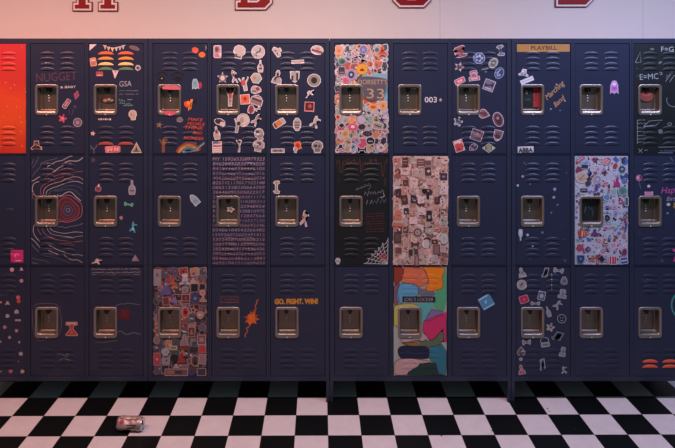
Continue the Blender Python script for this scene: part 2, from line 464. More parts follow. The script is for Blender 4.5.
LABELS = {
 (0,0): 'orange-red painted locker speckled with cream dots, at the top left edge',
 (0,1): 'plain dark locker with a magenta square sticker low on its door, below the orange-red locker',
 (0,2): 'dark locker scattered with small pale pink blobs, in the bottom left corner',
 (1,0): 'dark locker with faint purple lettering and a pink flower, right of the orange-red locker',
 (1,1): 'dark locker covered in wavy contour lines drawn around a red rosette',
 (1,2): 'dark locker with one red and white dress shaped sticker beside its outlined handle',
 (2,0): 'dark locker with rainbow painted louvres, a bunting sticker and GSA handwriting',
 (2,1): 'dark locker with tiny teal and green stickers, below the rainbow louvre locker',
 (2,2): 'dark locker with white handwriting along its top and a dim red patch beside the handle',
 (3,0): 'dark locker with painted eyes, pink lips, red writing and a rainbow at its bottom',
 (3,1): 'plain dark locker with a single pale blue pointed tag sticker',
 (3,2): 'locker door completely covered in a dark collage of framed photo stickers',
 (4,0): 'dark locker with white figure stickers and a flag sticker at bottom left',
 (4,1): 'dark locker with rows of small pale handwritten digits filling its door',
 (4,2): 'dark locker with an orange painted sunburst right of its handle',
 (5,0): 'dark locker with an oval sticker, an eye ring sticker and a red framed square sticker',
 (5,1): 'dark locker with two pale stickers, one a pointing hand beside the handle',
 (5,2): 'dark locker with orange GO. FIGHT. WIN! letters above its handle',
 (6,0): 'locker door covered in colourful stickers around a grey dome with the number 33',
 (6,1): 'black painted locker with brown drips, grey script and a corner cobweb with red spider',
 (6,2): 'plain undecorated dark locker below the black cobweb locker, standing on a front leg',
 (7,0): 'dark locker with only small white numerals and a star beside its handle',
 (7,1): 'locker door hidden under a cream and sepia collage, without a visible handle',
 (7,2): 'locker painted with melting orange, blue, green and pink colour fields and a black name strip',
 (8,0): 'navy locker with scattered white edged pink and grey stickers, right of the numeral locker',
 (8,1): 'plain undecorated navy locker right of the sepia collage locker',
 (8,2): 'navy locker with one tilted light blue square sticker above its handle',
 (9,0): 'navy locker with a gold strip along its top and gold diagonal script',
 (9,1): 'navy locker with a few white paint splats and stars, below the gold strip locker',
 (9,2): 'navy locker with white music note stickers and a red square sticker, lower right',
 (10,0): 'plain navy locker with one pink bag shaped sticker right of its handle',
 (10,1): 'locker door covered in a white collage of small multicoloured stickers around a black handle',
 (10,2): 'plain undecorated navy locker below the white collage locker',
 (11,0): 'black painted locker with chalk like equations and a triangle, at the top right edge',
 (11,1): 'dark blue locker with a pink balloon drawing and pink cursive writing, at the right edge',
 (11,2): 'dark blue locker with orange painted lower louvres, in the bottom right corner',
}

LOUVRES = {
 (2,0): {1:'d8602c', 2:'d88a3c', 3:'d8c27c', 4:'4f7256', 5:'d8602c', 6:'d88a3c', 7:'d8c27c', 8:'4f7256',
         9:'1c2236', 10:'1a2342', 11:'16172c', 12:'9a3c30', 13:'1f2646', 14:'1a2342', 15:'131424', 16:'9a3c30'},
 (11,2): {11:'e0563a', 12:'e0563a', 15:'e0563a', 16:'e0563a'},
}
BASE = {(0,0): red_door_mat(), (6,1): BLACKP, (11,0): BLACKP}
def build_lockers():
    for c in range(12):
        for r in range(3):
            dl = door_left(c); u = UNIT[c // 3]; cx = CELLX[c % 3]
            xb = X((2 * u + cx[0] + cx[1]) / 2); zb = ZZ(CELLY[r][1]) if r < 2 else 0
            e = bpy.data.objects.new('locker', None); C.objects.link(e); e.location = (xb, 0, zb); e.empty_display_size = .1
            tag(e, LABELS[(c, r)], 'locker', 'school lockers along the wall')
            link_mesh('locker_body', body_mesh(c, r, None), [NAVYF], e)
            if r == 2:
                x0, x1 = X(u + cx[0]), X(u + cx[1]); zt = ZZ(CELLY[2][1])
                feet = []
                if c % 3 == 0: feet.append((x0, x0 + .019, .34, .36))
                if c % 3 == 2: feet.append((x1 - .019, x1, .34, .36))
                if c % 3 == 1: feet.append(((x0 + x1) / 2 - .01, (x0 + x1) / 2 + .01, .34, .36))
                if c in (6, 9): feet.append((x0, x0 + .0155, -.002, .016))
                if c in (5, 8): feet.append((x1 - .0155, x1, -.002, .016))
                for f in feet:
                    bm = bmesh.new(); box(bm, f[0], f[1], f[2], f[3], .004, zt + .0005)
                    bmesh.ops.bevel(bm, geom=list(bm.edges), offset=.001, segments=1, affect='EDGES')
                    leg = link_mesh('leg', bm, [NAVYF], e)
                    bm = bmesh.new(); box(bm, f[0] - .001, f[1] + .0005, f[2] - .002, f[3] + .001, 0, .006)
                    link_mesh('foot_pad', bm, [DARKM], leg)
            mats = [BASE.get((c, r), NAVY)]
            lc = LOUVRES.get((c, r), {})
            for k in range(1, 17): mats.append(ink(lc[k]) if k in lc else mats[0])
            mats.append(DARKM)
            d = link_mesh('door', door_mesh(c, r), mats, e)
            cup = cup_meshes(c, r, e)
            LOCK[(c, r)] = {'root': e, 'door': d, 'cup': cup}
build_lockers()
bpy.context.view_layer.update()
W_ = 'e2d8d8'; K_ = '26222a'
def org(c, r, v=0):
    """origins of the enlarged crops used for reading positions off the photo"""
    return O[(c, r, v)]
def letters(k, name, label, fn, **kw):
    a = Art(); fn(a); return build_art(name, a, k[0], k[1], label, **kw)
def S(k, o, zx, zy, zw, zh, *args, **kw): return stk(k, o, zx, zy, zw, zh, *args, **kw)

# ---- (0,0) cream specks on the red door
def f(a):
    rr = random.Random(4)
    for x, y in ((82,38),(22,172),(40,192),(28,260),(62,262),(95,205),(75,300),(5,410),(80,320),(12,300),(82,408),(55,180),(98,250),(80,355)):
        a.poly(place(SHAPES['oct'], x / 3.73, 40 + (y - 13) / 3.73, .38, .38), 'f0c890')
    for i in range(60):
        x = rr.uniform(-27, 25); y = rr.uniform(46, 152); q = rr.uniform(.12, .26)
        a.poly(place(SHAPES['oct'], x, y, q, q), 'eda070')
letters((0,0), 'painted_specks', 'small cream specks of paint', f)['kind'] = 'stuff'
# ---- (0,1)
S((0,1), (0,150), 64, 396, 46, 46, 'rect', 'c42a74', 0, None, (('circle', 0, -.1, .45, .45, 'e06aa0', 0), ('rect', 0, .72, .6, .08, 'e8a8c4')), 'magenta square sticker', scale=3.73)
letters((0,1), 'handwriting', 'faint short line of handwriting', lambda a: scribble(a, 6, 209.3, 14, 1.2, '8f8488', .3, 3, 2))
# ---- (0,2)
for i, (x, y, q, s, col) in enumerate(((45,28,18,'blob','c99a98'),(80,22,14,'tri','bfa5a8'),(80,70,16,'blob','b98890'),(68,132,15,'circle','c2666a'),(70,146,15,'circle','b84a52'),
    (28,155,18,'hat','b59aa0'),(3,150,10,'blob','c08a88'),(62,184,16,'house','a898a4'),(28,201,17,'blob','a89ca6'),(67,217,22,'rect','a98c96'),(18,243,16,'blob','a87884'),
    (62,256,14,'blob','b48a94'),(36,281,13,'blob','a88c94'),(3,297,9,'blob','a08c94'),(72,299,9,'circle','9c8890'),(78,342,17,'blob','a8a0a8'),(40,408,16,'heart','b86a76'),(84,408,17,'blob','b89c8c'),(3,408,8,'blob','a88c88'),(69,370,5,'circle','8a8c98'))):
    h = 7 if s == 'rect' else q
    S((0,2), (0,262), x, y, q, h, s, col, i * 37 % 30 - 15 if s == 'blob' else 0, None, (), None, scale=3.73, name='blob_sticker')
for i in range(14):
    rr = random.Random(i + 50)
    S((0,2), (0,0), rr.uniform(-24, -3), rr.uniform(272, 370), 4, 4, rr.choice(['blob', 'circle', 'heart']), rr.choice(['a88c94', 'b98890', 'a898a4']), 0, None, (), None, scale=1, name='blob_sticker')
letters((0,2), 'handwriting', 'faint blue grey handwriting', lambda a: scribble(a, -4, 296.5, 10, 3, '6f8496', .35, 5, 2, -8))
# ---- (1,0)
o0 = (28,40); o1 = (28,97)
def f(a):
    text_art(a, 'NUGGET', 36.5, 82.0, 77, 8.6, '52374d', -3, .0)
letters((1,0), 'lettering', 'faint purple capitals', f)
letters((1,0), 'lettering', 'small white word', lambda a: text_art(a, '& BABY', 60.5, 88.4, 76, 2.3, 'c9bcc4', -2, .01))
S((1,0), o0, 375, 425, 45, 75, 'diamond', '8e4462', 12, '9a5a70', (), 'dull pink diamond sticker')
S((1,0), o1, 298, 52, 36, 80, 'rrect', '6a3a48', 35, 'c8aeb6', (('rect', 0, 0, .35, .6, 'b08c98'),), 'slanted striped sticker')
S((1,0), o1, 268, 165, 66, 70, 'flower', 'c04a66', 0, 'b8506a', (('circle', 0, 0, .25, .25, 'e0909c'),), 'pink flower sticker')
S((1,0), o1, 384, 197, 70, 70, 'circle', '6a5c6c', 0, 'b0a0ac', (('circle', 0, 0, .35, .35, 'a08c98'),), 'round grey ring sticker')
S((1,0), o1, 62, 390, 88, 94, 'hat', '1c1a1c', 0, 'd8b4ae', (('circle', 0, -.35, .22, .3, '8c5850'), ('rect', 0, .3, .5, .1, '6d4a44')), 'dark bell shaped sticker with a pale edge')
def f(a):
    a.line(zl(o1, ((320,100),(318,120),(335,140),(352,110),(345,95))), .4, '6a5a6c'); a.line(zl(o1, ((360,60),(366,90))), .5, '5a5264'); a.line(zl(o1, ((348,76),(378,74))), .5, '5a5264')
letters((1,0), 'drawing', 'faint heart outline', f)
letters((1,0), 'paint_spot', None, lambda a: a.poly(place(SHAPES['circle'], 28 + 140 / 7.73, 40 + 177 / 7.73, .7, .5), 'b8a4ac'))
# ---- (1,1) contour drawing
oa = (28,152); ob = (28,209)
CON = [
 (oa, [(45,55),(30,95)], '64606c'), (oa, [(85,35),(62,85),(35,125)], '5a5a68'), (oa, [(105,80),(95,120),(60,150),(35,190)], '5c6072'),
 (oa, [(110,85),(150,65),(190,60),(230,45)], '5c6072'), (oa, [(150,120),(160,105),(175,105)], 'c9bcc0'), (oa, [(190,90),(220,72),(270,65),(310,38),(345,30)], 'a39ba4'),
 (oa, [(180,165),(210,145),(240,120),(275,105)], 'b8aeb4'), (oa, [(285,82),(320,66),(360,72),(395,68),(425,42)], 'b8b0b8'),
 (oa, [(130,205),(160,175),(200,155),(240,140),(300,130),(340,90)], '6c3a48'), (oa, [(200,190),(250,170),(300,160),(350,155),(425,150)], '8a4a58'),
 (oa, [(30,225),(55,215),(80,195),(95,190)], 'b8aab0'), (oa, [(65,345),(40,320),(32,285),(40,250),(60,235),(88,228)], 'b4a6ac'),
 (oa, [(100,330),(95,290),(110,260),(140,245),(170,225),(220,205),(280,190)], '8c5058'), (oa, [(120,330),(120,295),(150,262),(200,240),(260,228),(310,200),(360,190),(400,195),(425,215)], 'a8888c'),
 (oa, [(140,330),(145,300),(180,280),(240,262),(290,240),(340,228),(385,225),(425,245)], '9aa0a4'), (oa, [(160,332),(170,305),(210,292),(260,282),(300,262),(350,256),(400,270),(425,300)], '4e5466'),
 (oa, [(225,330),(240,340),(265,335),(290,315),(320,305),(345,315),(370,345),(410,378)], 'b4b0b8'), (oa, [(205,300),(240,302),(280,290),(330,285),(370,300),(410,340)], '505a70'),
 (ob, [(222,98),(260,95),(300,105),(350,92),(390,75),(415,50),(420,0),(415,-40),(385,-65),(350,-95),(310,-110),(270,-95),(240,-95),(222,-110)], 'a86472'),
 (ob, [(230,70),(250,85),(300,92),(345,80),(385,55),(398,20),(392,-20),(360,-50),(330,-80),(290,-90),(245,-70),(235,-20),(230,30),(230,70)], '9a4456'),
 (ob, [(255,40),(280,75),(320,72),(360,50),(375,15),(355,-25),(320,-58),(285,-55),(260,-20),(255,40)], '6e4058'),
 (ob, [(275,25),(295,50),(325,48),(348,20),(340,-10),(315,-28),(285,-20),(275,25)], '4a5a86'),
 (ob, [(295,12),(310,28),(328,15),(318,-6),(300,-5),(295,12)], '8088a0'),
 (ob, [(230,140),(270,135),(290,148),(330,132),(380,130),(425,110)], '6a6e78'), (ob, [(165,130),(180,165),(230,180),(280,190),(330,182),(370,175),(425,182)], '9a9498'),
 (ob, [(145,110),(150,160),(180,195),(230,205),(290,212),(350,222),(380,210),(425,208)], '8e8488'), (ob, [(50,120),(38,160),(50,205),(90,250)], 'a8a0a4'),
 (ob, [(75,130),(80,170),(105,200)], '7c6064'), (ob, [(110,130),(112,165),(135,200),(190,225),(230,240),(300,245),(370,255),(425,245)], '8a5a60'),
 (ob, [(25,225),(60,255),(95,300)], '9c9ca4'), (ob, [(30,275),(60,310),(85,330)], '686c78'), (ob, [(165,275),(200,300),(240,320),(295,333)], 'a8a4a8'),
 (ob, [(160,318),(195,335),(235,353)], 'aca8ac'), (ob, [(280,355),(310,375),(335,395),(385,390),(420,415)], '9c989c'), (ob, [(340,355),(385,350),(425,362)], '8a8890'),
 (ob, [(30,375),(80,395),(130,395),(165,420)], '55606c'), (ob, [(120,360),(190,370),(240,385),(290,400),(330,420)], '4a5464'), (ob, [(30,412),(80,425)], '6a7078'),
 (ob, [(230,262),(300,275),(360,285)], '6a3a44'), (oa, [(45,365),(30,345),(45,300)], '7c5058'),
]
def f(a):
    for o_, pts, col in CON: a.line(smooth(zl(o_, pts), 2), .62, col)
letters((1,1), 'contour_drawing', 'pale and red wavy contour lines', f)
letters((1,1), 'painted_rosette', 'dull red rosette with a blue centre', lambda a: (a.poly(zl(ob, ((232,60),(260,92),(300,98),(345,85),(390,60),(405,20),(400,-25),(365,-58),(330,-88),(290,-98),(245,-78),(232,-20))), '4c222e'), a.poly(place(SHAPES['flower'], 28 + 314/7.73, 209 + 8/7.73, 4.6, 5.4), '262c48')))
# ---- (1,2)
o2 = (28,290)
S((1,2), o2, 338, 300, 98, 108, 'dress', 'a03a34', 0, 'd0a09a', (('rect', 0, -.76, .75, .12, 'c8a6a0'), ('tri', 0, .35, .3, .35, 'b85a50')), 'red and white dress shaped sticker')
def f(a):
    a.line(smooth(zl(o2, ((40,135),(60,108),(150,100),(220,108),(245,140),(258,220),(262,280),(240,350),(190,372),(140,376),(110,395),(75,390),(55,365),(45,320),(32,230),(36,150))), 2), .55, '6a5a66')
letters((1,2), 'drawing', 'thin outline drawn around the handle', f)
letters((1,2), 'drawing', 'faint scratched lines on the lower louvres', lambda a: (a.line(zl((0,255), ((132,232),(140,228),(150,233),(162,226),(158,234),(135,245)), 2.32), .4, '8a8890'), a.line(zl((0,255), ((135,245),(148,240),(165,244)), 2.32), .4, '70727c')))
# ---- (2,0)
o0 = (86,40); o1 = (86,97)
S((2,0), o0, 48, 58, 54, 50, 'cornertri', 'd8ccd0', 0, None, (), 'white corner triangle sticker')
def f(a):
    a.line(smooth(zl(o0, ((132,40),(170,58),(215,66),(265,55),(305,38))), 1), .5, 'd8c4b8')
    for i, (x, y, c_) in enumerate(((148,58,'c88a60'),(175,70,'d0a45a'),(205,76,'e0b060'),(235,72,'b8b4c0'),(262,66,'8a90b0'),(288,58,'b89aa8'))):
        a.poly(place(SHAPES['tridown'], 86 + x / 7.73, 40 + y / 7.73, 1.5, 2.2), 'e0d0c4'); a.poly(place(SHAPES['tridown'], 86 + x / 7.73, 40 + (y - 2) / 7.73, 1.0, 1.5), c_)
letters((2,0), 'bunting_sticker', 'string of small coloured pennants', f)
S((2,0), o0, 375, 62, 95, 34, 'blob', '6a5258', 18, '8a7278', (), 'dull mauve sticker')
S((2,0), o0, 53, 170, 48, 66, 'rrect', 'c06a50', -8, 'd8b0a4', (('rect', 0, -.4, .6, .2, 'e8c0a8'), ('rect', 0, .3, .6, .2, '8c7a80')), 'striped oblong sticker')
S((2,0), o0, 402, 215, 48, 50, 'blob', '8a8088', 0, 'd8ccd0', (('circle', 0, .1, .35, .35, '3a3440'),), 'small pale ringed sticker')
S((2,0), o0, 105, 262, 54, 36, 'rect', '8c3a44', 0, 'a84c50', (('rect', 0, .55, .8, .25, 'd4a0a0'),), 'small red rectangle sticker')
S((2,0), o0, 226, 268, 50, 66, 'tridown', 'e0c8c4', 4, 'e0c8c4', (('tridown', 0, -.6, .35, .3, '8c5a60'),), 'pale notched triangle sticker')
def f(a):
    text_art(a, 'GSA', 119.5, 86.6, 131.5, 5.4, '9aa0a8', -2, .0, .1)
    scribble(a, 118.5, 91.2, 139, 1.5, '848c96', .35, 7, 3); scribble(a, 119, 94.6, 139, 1.5, '848c96', .35, 8, 4)
letters((2,0), 'handwriting', 'grey GSA handwriting with two small lines', f)
def f(a):
    scribble(a, 118.3, 100.5, 126, 2.2, '6fa0a0', .5, 9, 1, 10); scribble(a, 119, 103.5, 131, 2.2, '6fa0a0', .5, 10, 2, 5); scribble(a, 123, 106, 133.5, 1.8, '7fb0a8', .5, 11, 1, 0); a.line(zl(o1, ((320,22),(355,20))), .5, '9ab0b0')
letters((2,0), 'handwriting', 'teal scribbled handwriting', f)
S((2,0), o1, 362, 140, 64, 78, 'skull', 'd8c4b4', -8, 'e0ccc0', (('circle', -.3, -.1, .2, .2, '8c6a60'), ('circle', .3, .2, .15, .15, 'b08474')), 'cream coloured sticker right of the lower handle edge')
letters((2,0), 'lettering', 'row of tiny white marks below the handle', lambda a: [a.poly(place(SHAPES['rect'] if i % 2 else SHAPES['diamond'], 86 + (100 + i * 17.5) / 7.73, 97 + 172 / 7.73, .75, .9), 'd4c8cc') for i in range(6)])
S((2,0), o1, 50, 282, 44, 44, 'star', 'd4b0ac', 10, None, (), 'small pale pink star sticker')
S((2,0), o1, 207, 405, 118, 52, 'rrect', 'c05a62', -2, 'd88a90', (('heart', -.2, 0, .2, .6, 'f0b0a0'), ('rect', -.65, 0, .15, .55, 'f0c0b8'), ('rect', .3, 0, .1, .5, 'e8b0b0'), ('rect', .65, 0, .12, .5, 'e8b0b0')), 'pink word sticker with a heart')
S((2,0), o1, 390, 395, 86, 84, 'tri', 'a49a84', 0, 'd8ccb4', (('tri', 0, .2, .35, .5, '4c4a40'), ('rect', 0, .7, .6, .1, '5c5848')), 'cream triangular sticker at bottom right')
letters((2,0), 'drawing', 'thin grey flower drawing', lambda a: (a.line(smooth(zl(o1, ((30,372),(50,392),(62,410),(62,440))), 1), .45, '7c7c84'), a.line(smooth(zl(o1, ((62,410),(72,390),(86,380),(78,370))), 1), .45, '7c7c84'), a.line(zl(o1, ((35,400),(50,396))), .4, '7c7c84')))
S((2,0), (86,97), 150, 12, 120, 80, 'blob', '3c2c28', 0, None, (('circle', -.3, .4, .25, .3, 'b87464'), ('circle', .2, .2, .2, .25, 'a89880'), ('blob', .6, .4, .25, .3, '8c8c84')), 'dark figure picture inside the handle recess', flat=True, ydepth=.0268, clip=False)
# ---- (2,1)
o0 = (86,152); o1 = (86,209)
S((2,1), o0, 55, 62, 46, 46, 'star', '4e4652', 15, None, (), 'faint grey mauve star')
S((2,1), o0, 96, 276, 50, 58, 'bottle', '7c3a44', 10, 'a87c80', (('circle', 0, -.5, .3, .3, 'd8c8c4'),), 'small red and white sticker')
S((2,1), o0, 356, 275, 56, 110, 'bottle', '8c8a98', 0, 'b8b0b8', (('rect', 0, .45, .6, .08, '4a4656'),), 'pale guitar shaped sticker')
S((2,1), o0, 330, 405, 74, 34, 'bone', '4ea084', 8, '66b090', (), 'teal bone shaped sticker')
S((2,1), o1, 272, 68, 30, 34, 'blob', 'a87a78', 0, None, (), 'tiny pink blob sticker')
S((2,1), o1, 364, 140, 66, 90, 'leap', '4a94a4', 0, '4a94a4', (('circle', 0, .3, .3, .3, '7cc0c8'),), 'teal animal shaped sticker')
S((2,1), o1, 84, 408, 88, 46, 'leap', 'c4aca8', 0, None, (), 'pale pink bird shaped sticker')
S((2,1), o1, 374, 392, 60, 50, 'tridown', '8a7080', 60, '96808c', (), 'mauve triangular sticker')
# ---- (2,2)
o0 = (86,262); o1 = (86,300)
def f(a):
    for i, (x0, y, x1, w) in enumerate(((91,269.9,140,7),(91.5,273.2,141,6))): scribble(a, x0, y, x1, 1.9, 'b8b0b4', .34, 20 + i, w, -.5)
    a.line(zl(o0, ((45,96),(80,98))), .35, '8c8c90'); a.line(zl(o0, ((370,96),(418,99))), .35, 'a09aa0'); a.line(zl(o0, ((205,94),(235,96))), .35, '8c8c90')
letters((2,2), 'handwriting', 'white handwritten sentence in two lines', f)
S((2,2), o1, 295, 110, 92, 90, 'rect', '4a1822', 4, None, (('rect', .1, -.1, .6, .6, '5c1c28', 8),), 'dim red painted patch', name='painted_patch')
letters((2,2), 'drawing', 'thin pale torn outline beside the handle', lambda a: (a.line(smooth(zl(o1, ((228,52),(245,35),(280,28),(300,32),(330,22),(370,30),(415,36))), 1), .45, '7c7880')))
letters((2,2), 'drawing', 'thin pale wavy outline under the red patch', lambda a: (a.line(smooth(zl(o1, ((225,262),(250,242),(275,240),(305,268),(340,262),(365,248),(425,268))), 1), .45, '86808a')))
letters((2,2), 'drawing', 'faint wavy line under the handle', lambda a: (a.line(smooth(zl(o1, ((70,332),(110,326),(150,330),(190,318),(240,312))), 1), .45, '6a6a74')))
# ---- (3,0)
o0 = (150,40); o1 = (150,97)
def f(a):
    for x, w in ((90, 44), (215, 48)):
        a.line(smooth(zl(o0, ((x - w, 278),(x - w * .5, 255),(x, 248),(x + w * .6, 256),(x + w, 275))), 1), 1.5, '050507')
        a.line(smooth(zl(o0, ((x - w * .7, 300),(x, 278),(x + w * .7, 300),(x, 325),(x - w * .7, 300))), 1), 1.2, '060608')
        a.poly(place(SHAPES['circle'], 150 + x / 7.73, 40 + 300 / 7.73, 2.0, 2.0), '050507')
    a.poly(place(SHAPES['circle'], 150 + 92 / 7.73, 40 + 297 / 7.73, 1.0, .6), '9a8890')
letters((3,0), 'painted_eyes', 'pair of black painted eyes and brows', f)
letters((3,0), 'painted_upper_lip', 'glossy pink upper lip over the handle', lambda a: a.poly(zl(o0, ((95,366),(120,350),(150,346),(165,354),(185,346),(215,354),(240,372),(235,384),(160,384),(100,380))), 'c8626c'), flat=True, ydepth=-.0045, clip=False)
letters((3,0), 'painted_lower_lip', 'pink lower lip under the handle', lambda a: a.poly(smooth(zl(o1, ((92,110),(110,128),(140,143),(170,145),(200,128),(208,112),(150,106),(92,110))), 1), 'c4566c'), flat=True, ydepth=-.0048, clip=False)
S((3,0), o0, 350, 78, 52, 44, 'circle', 'd8543c', 20, None, (), 'orange red paint dab', name='paint_dab')
S((3,0), o0, 402, 114, 52, 44, 'circle', 'd8682e', 0, None, (), 'orange paint dab', name='paint_dab')
S((3,0), o0, 428, 60, 18, 36, 'crescent', '9a9aa0', 180, None, (), 'grey crescent', name='painted_moon')
S((3,0), o0, 385, 352, 40, 60, 'blob', 'a02a48', 10, None, (), 'crimson backing shape', name='painted_shape')
S((3,0), o0, 350, 340, 52, 84, 'ghost', '9cc0cc', -4, 'b4d0d8', (('rect', 0, -.2, .6, .12, '5c88a0'), ('rect', 0, .2, .6, .1, '6a94a8')), 'light blue figure sticker')
S((3,0), o1, 345, 35, 36, 36, 'blob', '0c0a0c', 0, None, (), 'black dab', name='paint_dab')
S((3,0), o1, 290, 55, 62, 60, 'blob', 'dc4c24', 0, None, (('circle', .2, -.3, .4, .4, 'e8882c'),), 'orange flame dab', name='painted_flame')
S((3,0), o1, 312, 62, 26, 96, 'note', 'e08a3c', 8, None, (), 'orange streak', name='painted_flame')
S((3,0), o1, 230, 176, 56, 48, 'blob', '54585e', 0, '8a8a8c', (('circle', 0, .1, .4, .5, '7c6a5c'),), 'grey lens shaped sticker')
S((3,0), o1, 74, 218, 64, 56, 'star', '8a6a4c', 8, '6e5a50', (), 'tan star shape')
S((3,0), o1, 104, 375, 70, 110, 'person', '7c5038', 0, '684638', (('circle', 0, -.65, .3, .2, '94684c'), ('circle', 0, .1, .3, .2, '9a3c30')), 'brown figure shape')
def f(a):
    for i, (t, x0, y, x1) in enumerate((('MAKE', 188, 120.6, 203),('PEOPLE', 187, 125, 205),('THINK', 185, 128.8, 203.5),('AND', 192.5, 134, 202),('WONDER', 184, 139.2, 203.5))):
        text_art(a, t, x0, y, x1, 3.0, ('b84436' if i % 2 else 'c04a30'), 3, .01, .2)
letters((3,0), 'lettering', 'red hand painted words', f)
def f(a):
    def arc(r, w, col):
        pts = [(175, 155.2)]
        pts = [(189 - r * math.cos(t) * 1.15, 154.5 - r * math.sin(t)) for t in [PI * i / 14 * .86 for i in range(15)]]
        pts = [p for p in pts if p[1] < 153]
        a.line(pts, w, col)
    for i, col in enumerate(('8c3a24', 'b4682e', 'b8a070', '5c8068', '3c6488')): arc(11.2 - i * 1.35, 1.35, col)
    for i, col in enumerate(('7a4a3a', 'a89878', '6a8a80', '38628a')):
        a.line(smooth([(181.5 + i * .6, 151.2 + i * .55), (190, 152.2 - i * .1), (197, 150 - i * .8), (201 , 146.4 - i * .7), (204.5, 143.6 - i * .5)], 1), 1.0, col)
letters((3,0), 'painted_rainbow', 'rainbow arch ending in a curled tail', f)
# ---- (3,1)
S((3,1), (150,170), 342, 228, 56, 96, 'shield', 'a8c0cc', 140, 'c4d0d8', (('rect', 0, -.3, .6, .2, '6a94a8'), ('rect', 0, .15, .45, .1, '8aaab8')), 'pale blue pointed tag sticker')
# ---- (4,0)
o0 = (208,40); o1 = (208,97)
T4 = (4,0)
S(T4, o0, 73, 90, 60, 98, 'rrect', 'a88c98', 0, W_, (('circle', -.15, -.35, .4, .3, '6a3a40'), ('tri', 0, .35, .35, .4, 'c86468')), 'oblong sticker with red and grey figure')
S(T4, o0, 242, 90, 96, 104, 'skull', 'd8c8c4', 12, W_, (('rect', -.1, .75, .45, .06, '4c4448'), ('circle', -.4, .5, .15, .12, '5c5054')), 'round white helmet shaped sticker')
S(T4, o0, 388, 92, 104, 106, 'circle', 'd0c6c8', 0, W_, (('crescent', .1, -.25, .25, .3, K_, 200), ('crescent', -.1, .3, .25, .3, K_, 20)), 'round white sticker with black curl')
S(T4, o0, 405, 202, 48, 96, 'bottle', 'd8c8c8', 0, W_, (('rect', 0, -.2, .3, .06, K_), ('rect', 0, .4, .4, .06, K_), ('circle', .2, .1, .2, .15, 'a86a6c')), 'tall white figure sticker')
S(T4, o0, 113, 292, 90, 92, 'star', 'c8b8b4', 0, W_, (('circle', 0, .05, .5, .5, '6a6068'), ('circle', 0, .05, .3, .3, 'c8beb4')), 'white sun gear sticker', bw=.3)
S(T4, o0, 200, 285, 60, 110, 'leap', 'b0a0a4', -20, W_, (('circle', 0, -.3, .2, .15, '3a3438'),), 'white leaping figure sticker')
S(T4, o0, 282, 340, 86, 110, 'person', 'cfc0c0', -12, W_, (('rect', -.2, -.2, .3, .25, 'b84850'),), 'white figure with red patch')
S(T4, o0, 373, 295, 92, 92, 'hex', 'c8bcac', 8, W_, (('circle', -.3, 0, .18, .18, 'b8745c'), ('circle', .35, .35, .2, .2, '7ca8a4'), ('rect', .1, -.5, .3, .1, '9ab0a0')), 'white hexagon sticker with orange and teal spots')
S(T4, o0, 370, 385, 96, 74, 'blob', 'd0b8bc', 0, W_, (('circle', .3, -.2, .25, .3, '8c3844'), ('rect', -.3, .3, .3, .1, '705c64')), 'white oblong sticker with dark red patch')
S(T4, o1, 378, 22, 100, 82, 'shield', '8c6f70', 200, W_, (('rect', 0, 0, .6, .12, '403840'), ('rect', 0, .4, .5, .1, 'b89c9c')), 'white edged banner sticker')
S(T4, o1, 286, 18, 74, 76, 'rect', 'd86a48', -4, W_, (('star', 0, -.1, .5, .5, '9c2c24'),), 'red orange framed square sticker')
S(T4, o1, 334, 96, 66, 84, 'blob', 'b0a0a4', 8, W_, (('circle', 0, 0, .4, .6, '8a3444'),), 'white blob sticker with crimson centre')
S(T4, o1, 383, 92, 44, 34, 'bone', '6a6270', -30, W_, (), 'small white bow sticker')
S(T4, o1, 272, 178, 102, 102, 'circle', 'b4a8a4', 0, W_, (('circle', 0, 0, .72, .72, 'c4b8b0'), ('blob', -.2, 0, .3, .4, 'a09490')), 'large round pale moon sticker')
S(T4, o1, 228, 222, 66, 110, 'person', 'a89a9c', 10, W_, (('circle', .2, -.35, .35, .2, '302c32'),), 'figure with dark head sticker')
S(T4, o1, 372, 175, 70, 106, 'leap', 'b4a0a4', 25, W_, (('rect', .2, -.5, .2, .1, '7c5058'),), 'dancing figure sticker')
S(T4, o1, 85, 193, 102, 62, 'blob', '5c4656', 18, W_, (('circle', .5, .3, .35, .45, 'c8bcbc'), ('circle', -.3, -.1, .35, .4, '2e2834')), 'white edged dark sticker')
S(T4, o1, 66, 278, 54, 102, 'bottle', 'b49a90', -8, W_, (('circle', 0, -.2, .3, .2, '5c4844'),), 'white edged hand sticker')
S(T4, o1, 410, 290, 76, 96, 'skull', 'b4aca8', -15, W_, (('circle', -.2, -.5, .3, .2, '4c464c'), ('rect', .1, .3, .5, .06, '7c7478')), 'grey white fist sticker')
S(T4, o1, 240, 378, 48, 98, 'person', 'b8aca8', 0, W_, (('rect', -.1, -.7, .3, .1, K_), ('rect', 0, .1, .2, .1, '7c7074')), 'white obelisk shaped sticker')
S(T4, o1, 69, 392, 74, 90, 'rect', 'c8686a', 0, W_, (('rect', 0, -.45, .8, .06, 'd8b8b4'), ('rect', -.25, -.5, .45, .38, '587084'), ('rect', 0, .1, .8, .07, 'dcc0bc'), ('rect', 0, .4, .8, .07, 'dcc0bc'), ('rect', 0, .7, .8, .07, 'dcc0bc')), 'striped flag sticker')
S(T4, o1, 392, 398, 92, 92, 'skull', 'c0b0ac', 12, W_, (('circle', 0, -.4, .3, .2, '4c464c'), ('rect', 0, .4, .6, .06, '7c7478'), ('rect', -.2, .1, .1, .2, '6c6468')), 'pale cat shaped sticker')
S(T4, (208,97), 165, 0, 86, 150, 'person', 'cdbcb8', 0, W_, (('rect', 0, -.2, .25, .25, 'a8484c'), ('rect', 0, .4, .2, .1, '8a7c7c')), 'figure with raised arms inside the handle recess', flat=True, ydepth=.0265, clip=False)
